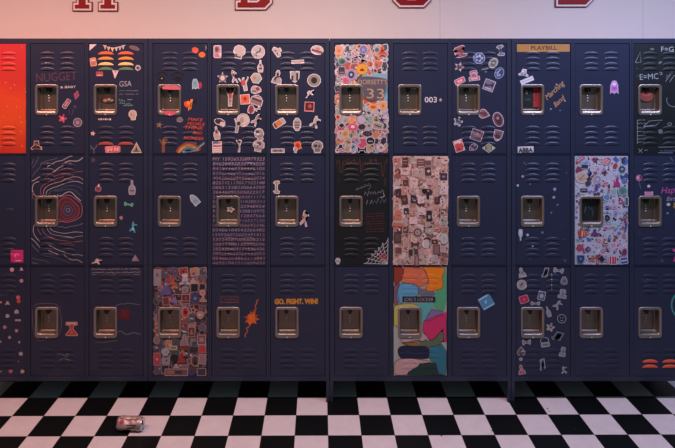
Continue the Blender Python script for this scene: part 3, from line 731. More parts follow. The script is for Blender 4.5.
# ---- (4,1) digits
def f(a):
    digits = '31415926535897932384626433832795028841971693993751058209749445923078164062862089986280348253421170679'
    digits += '82148086513282306647093844609550582231725359408128481117450284102701938521105559644622948954930381964428810975665933446128475648233786783165271201909145648566923460348610454326648213393607260249141273724587006606315588174881520920962829254091715364367892590360011330530548820466521384146951941511609433057270365759591953092186117381932611793105118548074462379962749567351885752724891227938183011949'
    n = 0; rr = random.Random(1)
    cols = ['98808f', '8c7a94', '967888', '7c6a80', '8c7080']
    for row in range(23):
        cnt = 17 + (rr.random() < .5)
        t = digits[n:n + cnt]; n += cnt
        if row == 0: t = 'MY ' + t[3:]
        y = 160.6 + row * 4.72
        text_art(a, t, 212.6, y, 264.6, 3.3 if row < 2 else 2.9, cols[row % 5] if row < 17 else ('a07884' if row % 2 else '8c7084'), 0, -.004 if row > 1 else .0, .1)
letters((4,1), 'handwritten_digits', 'rows of small mauve handwritten digits', f)
S((4,1), (208,209), 168, 12, 66, 52, 'flower', 'b8aca0', 0, W_, (('circle', 0, 0, .3, .3, '7c6c5c'),), 'pale flower sticker inside the handle recess', flat=True, ydepth=.0265, clip=False)
# ---- (4,2)
o0 = (208,285)
def f(a):
    for i, col in enumerate(('7a5046', '8c4438', '9c5c44')): scribble(a, 219.5, 297.4 + i * 2.7, 239.5, 1.6, col, .5, 30 + i, 3)
letters((4,2), 'handwriting', 'three dull red lines of handwriting', f)
def f(a):
    cx, cy = 208 + 338 / 7.73, 285 + 258 / 7.73; rr = random.Random(2)
    for i in range(17):
        t = i * 2 * PI / 17 + rr.uniform(-.1, .1); l = rr.uniform(4.5, 8.6)
        a.poly([(cx + math.cos(t - .42) * 3.4, cy + math.sin(t - .42) * 4), (cx + math.cos(t) * l, cy + math.sin(t) * l * 1.12), (cx + math.cos(t + .42) * 3.4, cy + math.sin(t + .42) * 4)], rr.choice(['c8561e', 'b84a20', 'd86a22', 'a8482a']))
    a.poly(place(SHAPES['circle'], cx, cy, 3.4, 4.0), 'd8681c')
    a.line(smooth(zl(o0, ((350,200),(375,185),(362,160),(380,140),(375,125),(390,112))), 1), 1.1, 'b0583c')
    a.line(smooth(zl(o0, ((318,320),(295,335),(310,360),(285,380),(290,405))), 1), 1.1, 'a85c48')
letters((4,2), 'painted_sunburst', 'orange painted sunburst with curling flames', f)
# ---- (5,0)
o0 = (268,40); o1 = (268,97); T5 = (5,0)
S(T5, o0, 76, 82, 92, 62, 'bottle', 'cfc4c0', 55, W_, (('circle', -.3, .45, .12, .12, K_), ('circle', .3, .45, .12, .12, K_)), 'white keyhole ghost sticker')
S(T5, o0, 380, 78, 100, 74, 'circle', 'd8c8c4', 8, W_, (('rect', 0, .25, .7, .16, '7a4048', 8), ('circle', .1, -.3, .3, .2, 'b87874')), 'oval white sticker with red lettering shapes')
S(T5, o0, 230, 168, 98, 28, 'rect', 'd4c0bc', -3, W_, (('rect', 0, 0, .8, .12, 'b08c8c'),), 'narrow white strip sticker')
S(T5, o0, 72, 285, 80, 106, 'bust', 'b8aeac', 10, W_, (('circle', 0, -.35, .2, .16, K_), ('crescent', .1, .3, .5, .4, '2a262c', 40)), 'white sticker with black swirl')
S(T5, o0, 207, 285, 74, 90, 'shield', 'c8bcb8', 0, W_, (('rect', -.5, 0, .16, .5, K_), ('rect', .5, 0, .16, .5, K_), ('rect', 0, -.2, .15, .6, 'a09490')), 'white trident shaped sticker')
S(T5, o0, 356, 312, 106, 102, 'circle', 'a8a098', 0, W_, (('circle', 0, 0, .72, .72, '8a8078'), ('circle', 0, 0, .36, .36, '201c1e')), 'round pale eye ring sticker')
S(T5, o0, 320, 415, 94, 46, 'leap', 'b8acac', -30, W_, (), 'thin white script shaped sticker')
S(T5, o1, 320, 75, 76, 76, 'rect', 'c87870', 3, 'dc9c94', (('rect', 0, -.05, .66, .6, '501c20'), ('circle', .1, -.1, .3, .3, 'a84c48')), 'pink framed red square sticker', bw=.4)
S(T5, o1, 86, 202, 98, 52, 'rrect', 'c87848', -32, W_, (('rect', .6, 0, .2, .6, 'a8a4a4'), ('rect', -.7, 0, .1, .6, '3a3438')), 'white and orange bandage shaped sticker')
S(T5, o1, 225, 212, 64, 104, 'oct', 'c8bcb8', 0, W_, (('rect', 0, -.3, .5, .06, '6c6064'), ('rect', 0, .1, .5, .06, '6c6064'), ('rect', 0, .45, .4, .05, '6c6064')), 'white tall hexagonal sticker')
S(T5, o1, 364, 192, 88, 98, 'leap', 'cfc4c0', 10, W_, (('rect', .1, .4, .3, .06, '5a5458'),), 'white skeleton shaped sticker')
S(T5, o1, 230, 375, 52, 60, 'rect', 'd85a34', -10, 'e08860', (('circle', 0, 0, .4, .4, 'a83020'),), 'orange red square sticker')
S(T5, o1, 212, 420, 34, 52, 'skull', 'c8bcc4', 0, W_, (('circle', 0, .2, .3, .2, '8a8490'),), 'small white balloon sticker')
S(T5, o1, 76, 418, 104, 34, 'rect', 'b8acac', 0, W_, (('bone', 0, 0, .5, .4, '504850'),), 'white strip sticker with bow mark')
S(T5, o1, 382, 392, 90, 94, 'skull', 'a8a098', 0, W_, (('circle', -.3, -.2, .22, .2, '302c2c'), ('circle', .35, -.1, .16, .16, '4c4644'), ('rect', 0, .5, .3, .12, '6c6460')), 'grey white animal face sticker')
# ---- (5,1)
S((5,1), (268,172), 66, 118, 104, 56, 'bone', 'a8988c', 90, W_, (('rect', 0, 0, .6, .06, '6a5c58'),), 'pale totem shaped sticker')
S((5,1), (268,172), 280, 360, 78, 130, 'leap', 'a89890', 0, W_, (('circle', -.2, -.15, .25, .2, 'b8503c'), ('rect', .1, .5, .15, .1, '4c4444')), 'pale pointing hand sticker')
# ---- (5,2)
letters((5,2), 'lettering', 'bold orange lettering', lambda a: text_art(a, 'GO. FIGHT. WIN!', 274.6, 303.9, 318, 5.2, 'c8862a', -.5, .065))
def f(a):
    rr = random.Random(8)
    for i in range(26):
        x, y = rr.uniform(304, 321), rr.uniform(316, 334); a.line([(x, y), (x + rr.uniform(-3, 3), y + rr.uniform(-2, 2))], .5, '4e2a30')
letters((5,2), 'smudge', 'faint dull red smudge', f)
# ---- (6,0) colourful sticker cover
RR = random.Random(33)
def collage(k, x0, x1, y0, y1, nx, ny, size, pal, borders, marks_pal, shapes, seed, skip=None, aspect=(.7, 1.25), nm='sticker', bw=.45, rotmax=25, merge=False):
    rr = random.Random(seed); cells = [(i, j) for i in range(nx) for j in range(ny)]; rr.shuffle(cells)
    dl = door_left(k[0]); cupb = (dl + CUPX[0] + 1.5, dl + CUPX[1] - 1.5, DTOP[k[1]] + CUPY[0] + 1.5, DTOP[k[1]] + CUPY[1] - 1.5)
    n = 0; one = Art()
    for i, j in cells:
        cx = x0 + (i + .5 + rr.uniform(-.25, .25)) * (x1 - x0) / nx; cy = y0 + (j + .5 + rr.uniform(-.25, .25)) * (y1 - y0) / ny
        w = size * rr.uniform(*aspect); h = size * rr.uniform(*aspect)
        if skip and skip(cx, cy): continue
        if k != (7,1) and cupb[0] + w * .15 < cx < cupb[1] - w * .15 and cupb[2] + h * .15 < cy < cupb[3] - h * .15: continue
        cx = min(max(cx, x0 + w * .42), x1 - w * .42); cy = min(max(cy, y0 + h * .42), y1 - h * .42)
        if merge:
            b_ = rr.choice(borders); q_ = place(shp(rr.choice(shapes), rr.randint(1, 99)), cx, cy, w / 2, h / 2, rr.uniform(-1, 1))
            if b_: one.poly(q_, b_)
            one.poly(grow(q_, -.3) if b_ else q_, rr.choice(pal)); one.poly(place(shp(rr.choice(('circle', 'rect', 'tri'))), cx, cy, w * .18, h * .15, rr.random()), rr.choice(marks_pal))
            continue
        ms = []
        for q in range(rr.choice((1, 2, 2, 3))):
            ms.append((rr.choice(('circle', 'blob', 'rect', 'star', 'tri', 'crescent', 'heart')), rr.uniform(-.4, .4), rr.uniform(-.45, .45), rr.uniform(.15, .45), rr.uniform(.1, .4), rr.choice(marks_pal), rr.uniform(0, 90)))
        stk(k, (0, 0), cx, cy, w, h, rr.choice(shapes), rr.choice(pal), rr.uniform(-rotmax, rotmax), rr.choice(borders), ms, None, scale=1, bw=bw, seed=rr.randint(1, 999), name=nm, clip=(k != (7,1)))
        n += 1
    if merge:
        o = build_art(nm, one, k[0], k[1], None, clip=(k != (7,1)), flat=(k == (7,1)), ydepth=(-.0042 if k == (7,1) else None)); o['kind'] = 'stuff'
    return n
def sheet(k, x0, x1, y0, y1, bands, name='backing_sheet', label=None, clip=True):
    a = Art()
    for pts, col in bands: a.poly(pts, col)
    return build_art(name, a, k[0], k[1], label, clip=clip)
def R4(x0, x1, y0, y1): return [(x0, y0), (x1, y0), (x1, y1), (x0, y1)]
K = (6,0)
sheet(K, 0, 0, 0, 0, [(R4(335, 387.6, 44.6, 153), '5c4c58'), (R4(336, 340.5, 84, 118), '7c3038'), (R4(362, 387.4, 73, 112), '7aa0b0'), (R4(350, 387.4, 146, 152.8), 'a8487c'), (R4(336, 350, 148, 152.8), 'b45a88'), (R4(361, 384, 96, 104), 'b85834')], label='sticker cover base of pink, red and blue')
dome = lambda x, y: (358 < x < 388 and 73 < y < 104)
collage(K, 335.2, 388, 44.5, 153, 10, 18, 6.2, ['b8acb0', 'b86848', '8c9ca8', 'b89050', 'a85048', '5c6c8c', 'a49484', '7c9c94', '9c90a4', 'b88484', '3c3444', '26242c', '3c4858', 'c8c0c0', 'c0b8b4'], ['dcd6d8', 'd0c8cc'], ['2a2430', 'a83c34', 'd8ccc8', '3c6068'], ['blob', 'circle', 'rrect', 'hex'], 60, dome, nm='small_stickers', merge=True)
collage(K, 335.2, 388, 44.5, 86, 7, 5, 9.4, ['b8acb0', 'b86848', '8c9ca8', 'b89050', 'a85048', '5c6c8c', 'a49484', '7c9c94', '9c90a4', 'b88484', '3c3444', '26242c', '3c4858', 'c8c0c0', 'c0b8b4'], ['dcd6d8', 'd8d0d4', 'd0c8cc'],
        ['2a2430', '4a4060', 'a83c34', '3c6068', 'd8903c', 'd8ccc8', '6c4870'], ['blob', 'circle', 'rrect', 'skull', 'hex', 'shield', 'hat'], 61, dome, bw=.32)
collage(K, 335.2, 388, 101, 153, 7, 7, 9.0, ['c8c0c0', 'a8b0b0', 'b87048', '8494a4', 'a08c74', 'b04860', 'a09c90', '7c9890', '9c8498', 'b88880', '1c1c24', '26303c', '34262f', 'c4bcc0', 'bcb8b8'], ['dcd6d8', 'd8d0d4', 'd4cccc'],
        ['1e1c22', '2a2430', 'a83c54', '3c5868', '5c5460', '46684c', '18181c'], ['blob', 'circle', 'rrect', 'skull', 'hex', 'bust', 'oct', 'heart'], 62, None, bw=.3)
o0 = (331,40); o1 = (331,97)
S(K, o0, 52, 80, 58, 70, 'rrect', 'd0906c', 0, 'd8b0a0', (('blob', 0, .1, .4, .4, 'b86a4c'),), 'peach sticker at the top left corner')
S(K, o0, 250, 75, 66, 72, 'oct', '6a6c94', 0, 'b8b0c4', (('star', 0, 0, .6, .6, '8c8cb8'),), 'violet badge sticker')
S(K, o0, 396, 82, 66, 70, 'bust', 'b84838', 0, 'd87858', (('circle', 0, 0, .35, .35, '6c1c1c'),), 'red orange sticker at top right')
S(K, o0, 215, 140, 110, 52, 'leap', '1c1a20', 25, 'c8c4cc', (('rect', .1, 0, .3, .2, 'c8c0c4', 20), ('rect', -.5, -.4, .12, .1, 'b83c38')), 'black and white streaked sticker')
S(K, o0, 85, 165, 74, 66, 'blob', '4c706c', 0, '8cb0a8', (('blob', .1, .1, .5, .5, '344a50'),), 'dark teal creature shape sticker')
S(K, o0, 240, 226, 90, 84, 'circle', 'd0942c', 0, 'c88c30', (('heart', 0, .1, .4, .3, '5c3818', 180),), 'round amber sticker')
S(K, o0, 82, 238, 58, 68, 'rrect', '3c2e44', 0, 'b8acb4', (('rect', 0, .4, .6, .2, '8c5c74'),), 'dark plum sticker')
S(K, o0, 156, 268, 76, 88, 'oct', '8880a8', 0, 'c890b0', (('circle', 0, 0, .6, .6, '2e2838'), ('circle', 0, 0, .25, .25, '9cc0c8')), 'violet ringed round sticker')
S(K, o0, 115, 312, 70, 52, 'blob', 'c4506c', 20, 'd88c9c', (), 'pink splash sticker')
def f(a):
    a.poly(smooth(zl(o0, ((205,292),(250,280),(340,285),(438,300),(440,335),(425,385),(395,432),(350,468),(300,475),(255,450),(250,420),(248,350),(205,340))), 1), '544c56')
    a.line(smooth(zl(o0, ((435,345),(428,395),(398,445),(370,470))), 1), 1.2, '4c8c98')
letters(K, 'painted_dome', 'dark grey dome shape behind the number', f)
letters(K, 'lettering', 'dull gold name lettering', lambda a: text_art(a, "DORSETT'S", 358.3, 84.3, 387, 4.8, 'a89470', 0, .0))
letters(K, 'number', 'gold outline number 33', lambda a: text_art(a, '33', 366.5, 98.3, 384, 9.6, 'a89670', 0, -.004))
S(K, o1, 325, 75, 90, 60, 'blob', 'd88848', 0, 'd89c6c', (('blob', 0, .1, .5, .4, 'a84c30'),), 'orange sticker under the dome')
S(K, o1, 402, 68, 66, 76, 'blob', 'd0924c', 0, 'd8a470', (('star', 0, 0, .4, .5, 'a85c24'),), 'amber leaf sticker')
S(K, o1, 392, 178, 80, 64, 'star', '24223a', 0, 'a8a0ac', (), 'dark blue star sticker')
S(K, o1, 168, 232, 84, 62, 'circle', 'c04866', 0, 'd88898', (('blob', 0, -.1, .45, .45, 'd8c0c8'),), 'crimson round sticker')
S(K, o1, 82, 220, 60, 50, 'diamond', '1a181c', 0, 'b8b0b4', (), 'black lozenge sticker')
S(K, o1, 234, 178, 66, 52, 'circle', 'a8a4b8', 0, 'c8a4b4', (), 'grey violet oval sticker')
S(K, o1, 110, 285, 70, 80, 'blob', 'b8986c', 20, 'd0b898', (('blob', 0, 0, .5, .5, 'a87c50'),), 'sand coloured sticker')
S(K, o1, 304, 338, 72, 66, 'circle', '1c1a20', 0, 'c8c0c4', (('rect', 0, .1, .5, .1, 'a8a0a4'),), 'round black badge sticker')
S(K, o1, 75, 392, 76, 58, 'hat', '18161a', 0, 'ccc4c8', (('circle', 0, .2, .3, .2, 'b8848c'),), 'black mountain shaped sticker')
S(K, o1, 240, 405, 78, 56, 'bone', '1e1c22', 0, 'c8c0c4', (), 'black bow sticker')
S(K, o1, 362, 224, 84, 52, 'rrect', 'a8a498', 10, 'd0c8c8', (('rect', 0, 0, .6, .16, '2c2a2c', 10), ('circle', -.6, -.3, .2, .2, 'b83c44')), 'white rectangular sticker with a black bar')
S(K, o1, 158, 182, 70, 44, 'blob', 'd88c3c', 0, 'd8a480', (), 'orange flame sticker')
S(K, o1, 386, 392, 62, 66, 'diamond', 'c4bcbc', 10, 'd8d0d0', (('heart', 0, 0, .35, .3, 'a82c3c'),), 'white diamond sticker with red heart')
S(K, o1, 48, 160, 44, 52, 'heart', 'c04c38', 0, 'd8c0b8', (('circle', 0, -.2, .2, .2, '38201c'),), 'red sticker at the left edge')
# ---- (6,1) black door
o0 = (331,152); o1 = (331,209); K = (6,1)
def f(a):
    for pts in (((45,95),(45,70),(62,62),(66,95),(68,150),(78,165),(90,150),(92,90),(95,66),(120,72),(135,95),(150,90),(165,65),(180,60),(195,85),(215,92),(222,62),(228,90),(228,150),(232,165),(240,140),(245,90),(262,75),(275,95),(290,92),(305,62),(345,62),(352,90),(380,92),(388,70),(392,160),(398,188),(408,185),(412,90),(425,65),(436,90)),):
        a.line(smooth(zl(o0, pts), 1), .75, '4a2620')
    a.line(zl(o0, ((60,180),(60,235))), .5, '3c1c1c'); a.line(zl(o0, ((418,200),(418,265))), .7, '4c3820')
    for x in (130, 180, 220, 300, 345, 430): a.line(zl(o0, ((x, 50),(x + 6, 72))), .7, '6a2c20')
letters(K, 'painted_drips', 'rust brown dripping outline', f)
def f(a):
    scribble(a, 356, 190.5, 372, 3.2, '6c6c74', .4, 41, 1, -22); scribble(a, 364, 196, 386, 5.5, '8a8890', .5, 42, 2, -8)
    scribble(a, 366, 204, 387, 6.5, '84808a', .5, 43, 2, -4); a.line(smooth(zl(o0, ((190,295),(240,275),(290,255),(315,262),(285,290))), 1), .4, '6c6c74'); a.line(smooth(zl(o0, ((380,350),(415,345),(405,318))), 1), .6, 'a0a0a4')
letters(K, 'script', 'grey white scrawled script', f)
def f(a):
    for i in range(8): scribble(a, 364.5 + (i % 2), 214.6 + i * 2.55, 385, 1.5, ('5e2a2e', '5a3034', '4e2428')[i % 3], .5, 60 + i, 3, -3)
letters(K, 'handwriting', 'dull red lines of handwriting', f)
def f(a):
    cx, cy = 387.6, 264
    dirs = []
    for i in range(7):
        t = PI + i * PI / 12 + .02
        l = (24, 21.5, 19.5, 19, 19.5, 22, 26)[i]; dirs.append((t, l)); a.line([(cx, cy), (cx + math.cos(t) * l, cy + math.sin(t) * l)], .55, 'b4b0b4')
    for q in (.25, .42, .6, .78, .95):
        for (t, l), (t2, l2) in zip(dirs, dirs[1:]):
            m = ((t + t2) / 2, (l + l2) / 2 * .86)
            P = [(cx + math.cos(t) * l * q, cy + math.sin(t) * l * q), (cx + math.cos(m[0]) * m[1] * q, cy + math.sin(m[0]) * m[1] * q), (cx + math.cos(t2) * l2 * q, cy + math.sin(t2) * l2 * q)]
            a.line(smooth(P, 1), .5, 'b8b4b8')
letters(K, 'painted_cobweb', 'white corner cobweb', f)
def f(a):
    cx, cy = 331 + 402 / 7.73, 209 + 368 / 7.73
    a.poly(place(SHAPES['circle'], cx + .6, cy + 1, 2.5, 2.8), 'a8281c'); a.poly(place(SHAPES['circle'], cx - .5, cy - 1.6, 1.4, 1.4), 'a8281c')
    for sx in (-1, 1):
        for i in range(4): a.line([(cx, cy - 1 + i * .8), (cx + sx * 2.6, cy - 3.4 + i * 1.7), (cx + sx * 3.9, cy - 1.4 + i * 2)], .5, '98241c')
letters(K, 'painted_spider', 'red spider', f)
S(K, o1, 52, 405, 42, 50, 'skull', 'b4b0b0', 0, None, (('circle', -.35, 0, .2, .2, '201c20'), ('circle', .35, 0, .2, .2, '201c20')), 'small white skull sticker')
# ---- (7,0)
o0 = (422,92)
letters((7,0), 'lettering', 'small white numerals', lambda a: text_art(a, '003', 424.7, 102.3, 436.9, 5.4, 'cfc6cc', 0, .01))
S((7,0), (422,92), 520, 220, 105, 115, 'star', 'b8a890', 0, None, (), 'small cream star', scale=28.1)
# ---- (3,2) dark photo collage
K = (3,2)
sheet(K, 0, 0, 0, 0, [(R4(153.8, 206.6, 267.2, 375.2), '3a3036')], label='dark sheet behind the photo stickers')
P32A = None
P32 = ['40343e', '5c4c68', '2c2630', '6c4648', '4c4c5c', '8c3c3c', '24242c', '7c6c78', '8c8494', '5c3c34', '3c4c50', 'a87860']
M32 = ['1c1a20', '8c7c84', 'a83c34', 'b89c8c', '5c5478', '9c5c4c', 'b8b0b4', '4c2c34']
collage(K, 153.8, 206.6, 267.2, 375.2, 9, 18, 6.2, ['40343e', '5c4c68', '2c2630', '8c3c3c', '7c6c78', '5c3c34', 'a87860'], ['a08c8c', None, '7c686c'], ['1c1a20', 'b89c8c', 'a83c34'], ['rect', 'rrect', 'circle'], 31, None, nm='small_stickers', rotmax=10, merge=True)
collage(K, 153.8, 206.6, 267.2, 375.2, 6, 12, 7.6, P32, ['8c787c', 'a08c8c', None, 'b8a09c', '6c5c60'], M32, ['rect', 'rect', 'rrect', 'blob', 'bust', 'circle', 'rect'], 32, None, (.7, 1.25), bw=.4, rotmax=10, nm='photo_sticker')
oa = (150,263); ob = (150,320); B32 = 'b09c9c'
def P(o, zx, zy, zw, zh, sh, base, bd=None, mk=(), lb=None, rot=0): stk(K, o, zx, zy, zw, zh, sh, base, rot, bd, mk, lb, name='photo_sticker')
P(oa, 58, 110, 58, 130, 'rect', '8c8488', None, (('blob', 0, -.3, .5, .3, '6c6064'),), 'pale photo sticker in the upper left corner')
P(oa, 125, 190, 80, 110, 'bust', '5c5484', None, (('circle', 0, -.5, .3, .2, 'a8786c'),), 'violet portrait sticker')
P(oa, 270, 150, 90, 76, 'hat', 'a8a0ac', None, (('circle', 0, 0, .3, .3, '7c7484'),), 'pale lilac hat shaped sticker'); P(oa, 272, 96, 50, 34, 'circle', 'bcb0b4', None, (), 'small pale round sticker')
P(oa, 182, 140, 34, 60, 'bust', 'b84c34', None, (), 'red orange portrait sticker'); P(oa, 335, 125, 44, 64, 'bust', 'a8948c', None, (('circle', 0, -.5, .3, .25, '4c3834'),), 'pale figure sticker')
P(oa, 345, 190, 62, 70, 'rect', '1c1a20', 'a88c8c', (), 'black framed photo sticker'); P(oa, 405, 185, 50, 56, 'rect', '241c20', 'a88c8c', (), None, 8)
P(oa, 278, 268, 66, 60, 'rect', '5c2428', 'c49c98', (('circle', 0, 0, .3, .4, '8c4c48'),), 'red framed photo sticker'); P(oa, 278, 300, 66, 22, 'rect', '3a2428', 'b88c88', (), None)
P(oa, 408, 228, 56, 60, 'blob', 'b08484', None, (('circle', 0, 0, .3, .3, '8c5c5c'),), 'pink sticker at the right edge'); P(oa, 350, 268, 66, 66, 'rect', '3a3c64', None, (('circle', 0, .1, .35, .35, '6c7ca8'),), 'deep blue photo sticker')
P(oa, 125, 292, 52, 64, 'rect', '6c2c30', 'a87c78', (), 'red framed sticker above the handle', -5); P(oa, 190, 280, 70, 60, 'tri', '7c6498', None, (), 'violet triangle sticker', 20)
P(oa, 275, 378, 62, 84, 'circle', 'a83c34', 'c8a8a0', (('circle', 0, 0, .4, .4, '4c1c20'),), 'red round sticker right of the handle'); P(oa, 335, 362, 60, 70, 'star', '9c3434', 'c49c98', (('circle', 0, 0, .3, .3, '5c2024'),), 'red star burst sticker', 10)
P(ob, 322, 90, 56, 78, 'rect', '5c3030', 'b8908c', (('bust', 0, 0, .5, .5, '94706c'),), 'framed portrait sticker'); P(ob, 268, 150, 64, 90, 'bust', '7c747c', 'a8a0a4', (), 'grey figure sticker')
P(ob, 400, 150, 66, 78, 'rect', '6c4c5c', 'b8a09c', (('rect', 0, 0, .5, .4, 'a87868'),), 'pale framed sticker'); P(ob, 405, 220, 56, 60, 'rect', 'a83c44', 'b87070', (), 'red square sticker')
P(ob, 272, 212, 56, 46, 'blob', '7c2c28', None, (), 'dark red sticker'); P(ob, 340, 225, 62, 40, 'rect', '34282c', None, (), None); P(ob, 182, 212, 62, 34, 'rect', 'a89c7c', None, (('rect', 0, 0, .6, .3, '5c3c30'),), 'cream strip sticker')
P(ob, 120, 245, 66, 60, 'skull', '98a0a0', None, (('circle', .2, 0, .2, .2, '5c686c'),), 'pale grey round sticker'); P(ob, 245, 290, 66, 76, 'bust', '98282c', None, (), 'red portrait sticker')
P(ob, 190, 300, 60, 74, 'skull', '18181c', None, (), 'black sticker'); P(ob, 350, 312, 66, 90, 'circle', '5c3c34', 'b8a8a4', (('bust', 0, 0, .4, .6, '241c20'),), 'oval framed portrait sticker')
P(ob, 52, 300, 56, 100, 'rect', '9c4450', 'a87078', (('circle', 0, 0, .3, .2, 'c08c90'),), 'pink red sticker at the left edge'); P(ob, 405, 300, 56, 78, 'rect', '8c7078', 'b8a0a0', (), None, 5); P(ob, 45, 155, 50, 60, 'circle', '7c6868', 'a08c88', (), None)
P(ob, 205, 405, 180, 56, 'rect', '6c4c54', 'b0a098', (('rect', -.5, 0, .3, .5, '9c5c5c'), ('rect', .2, 0, .3, .4, '3c2c34')), 'wide framed strip sticker at the bottom'); P(ob, 400, 400, 70, 60, 'rect', '3c3444', '9c8c94', (), None); P(ob, 325, 405, 62, 50, 'blob', '34386c', None, (), 'indigo sticker')
P(ob, 205, 360, 52, 46, 'hat', 'a89490', None, (), 'pale crown shaped sticker')
# ---- (7,1) sepia collage
K = (7,1)
def f(a):
    a.poly([(393.2, 156), (448, 156), (448.2, 200), (447.2, 222), (448.5, 245), (447.5, 264.6), (393, 264.6), (393.2, 228), (391.8, 224.5), (393, 221)], 'c4a498')
build_art('collage_sheet', (lambda a: (f(a), a)[1])(Art()), 7, 1, 'cream sheet behind the sepia clippings', clip=False, flat=True, ydepth=-.0036)
collage(K, 394, 447, 157, 264, 10, 17, 6.4, ['cdb0a4', 'a8746a', 'b08478', '74504a', 'c8b4b0', '9c7468', '4c3430'], ['d4b8b0', None], ['5c3834', 'd0b4a8', '8c6c64'], ['rect', 'rect', 'rrect'], 70, None, nm='small_clippings', rotmax=5, merge=True)
def collage71():
    rr = random.Random(71); dark = ['5c3834', '6a4640', '4c3430', '3a2c30', '74504a', '7c5c54']; mid = ['a8746a', 'b08478', '9c7468', 'b48e80', 'a88a80', 'c09488', 'b87c6c', '98948a']
    light = ['cdb0a4', 'd4b8ac', 'c8aea4', 'd0b4b0', 'c8b4b0', 'ccb09c']
    cells = [(i, j) for i in range(7) for j in range(11)]; rr.shuffle(cells)
    for i, j in cells:
        if rr.random() < .02: continue
        cx = 394 + (i + .5 + rr.uniform(-.2, .2)) * 53.4 / 7; cy = 157 + (j + .5 + rr.uniform(-.2, .2)) * 107 / 11
        w = rr.uniform(4.6, 8.2); h = rr.uniform(5.6, 10)
        base = rr.choice(light + light + mid + dark); ms = []
        tone = dark + mid if base in light else light + dark
        for q in range(rr.choice((2, 3, 4))):
            s_ = rr.choice(('rect', 'rect', 'circle', 'blob', 'crescent', 'tri'))
            ms.append((s_, rr.uniform(-.45, .45), rr.uniform(-.6, .6), rr.uniform(.12, .55), rr.uniform(.06, .32), rr.choice(tone), rr.choice((0, 0, 0, 30, -20))))
        stk(K, (0, 0), min(max(cx, 396.5), 445.3), min(max(cy, 160), 261), w, h, rr.choice(('rect', 'rect', 'rect', 'rrect', 'oct')), base, rr.uniform(-6, 6), rr.choice(('d0b4a8', 'd4b8b0', None)), ms, None, scale=1, bw=.3, name='paper_clipping', clip=False, flat=True, ydepth=-.0042)
collage71()
oa = (390,152); ob = (390,209)
def SC71(o, zx, zy, zw, zh, shape, base, border=None, marks=(), label=None, rot=0): stk(K, o, zx, zy, zw, zh, shape, base, rot, border, marks, label, name='paper_clipping', clip=False, flat=True, ydepth=-.0042)
SC71(oa, 115, 76, 44, 72, 'rect', '4c302c', None, (('rect', 0, -.3, .7, .12, '9c746c'), ('rect', 0, .3, .7, .12, '8c645c')), 'dark brown printed clipping')
SC71(oa, 236, 78, 60, 56, 'rect', '6a4644', None, (('rect', 0, -.3, .7, .1, 'b89088'), ('rect', 0, .3, .7, .1, 'a87c74')), 'brown text clipping')
SC71(oa, 412, 188, 54, 54, 'rect', '3a2e3c', None, (('blob', 0, 0, .5, .4, '8c747c'),), 'dark violet photo clipping')
SC71(oa, 56, 165, 52, 66, 'bust', '8c4c40', None, (('circle', 0, -.4, .3, .2, 'b88474'),), 'rust coloured portrait clipping')
SC71(oa, 262, 302, 40, 48, 'heart', '1c181c', None, (), 'black blot clipping')
SC71(oa, 110, 365, 50, 70, 'rect', '4a3030', None, (('circle', 0, 0, .4, .4, '7c5850'),), 'dark photo clipping', -8)
SC71(oa, 290, 342, 20, 44, 'rect', '241c20', None, (), 'narrow black clipping')
SC71(ob, 300, 50, 42, 82, 'rect', '2c2426', None, (('rect', .1, .2, .4, .3, 'a89088'),), 'tall black and white clipping')
SC71(ob, 56, 218, 54, 84, 'rect', '3c2c30', None, (('rect', 0, 0, .7, .7, '5c4848'),), 'dark framed clipping at the left edge')
SC71(ob, 60, 118, 84, 26, 'rect', 'b86454', None, (), 'salmon strip clipping', 4)
SC71(ob, 62, 48, 52, 64, 'rect', 'b8705c', None, (('rect', 0, 0, .5, .1, '8c4c40'),), 'orange brown clipping')
SC71(ob, 212, 178, 74, 74, 'circle', '4a3a3c', 'b8a098', (('circle', 0, 0, .6, .6, 'a88c84'), ('crescent', .1, 0, .3, .3, '5a4444')), 'round ringed clipping')
SC71(ob, 280, 266, 66, 70, 'circle', 'b8aca8', None, (('crescent', -.5, 0, .5, .9, 'd4ccc8', 0), ('crescent', .6, 0, .35, .9, '5c5054', 180)), 'round moon clipping')
SC71(ob, 192, 268, 66, 42, 'bone', '4c3c3c', None, (), 'moth shaped clipping')
SC71(ob, 158, 332, 30, 46, 'rect', '3a2e30', None, (), None); SC71(ob, 200, 325, 30, 40, 'rect', '4a3636', None, (), None)
SC71(ob, 358, 310, 52, 76, 'rect', '5c4448', None, (('rect', 0, 0, .7, .8, '7c6464'),), 'mauve brown portrait clipping')
SC71(ob, 204, 395, 34, 80, 'rect', '704c4c', None, (('rect', 0, 0, .5, .8, '9c7874'),), 'tall brown clipping')
SC71(ob, 415, 225, 60, 84, 'oct', 'b4b0ac', None, (('circle', 0, 0, .4, .4, '98a09c'),), 'pale grey clipping curling over the right edge')
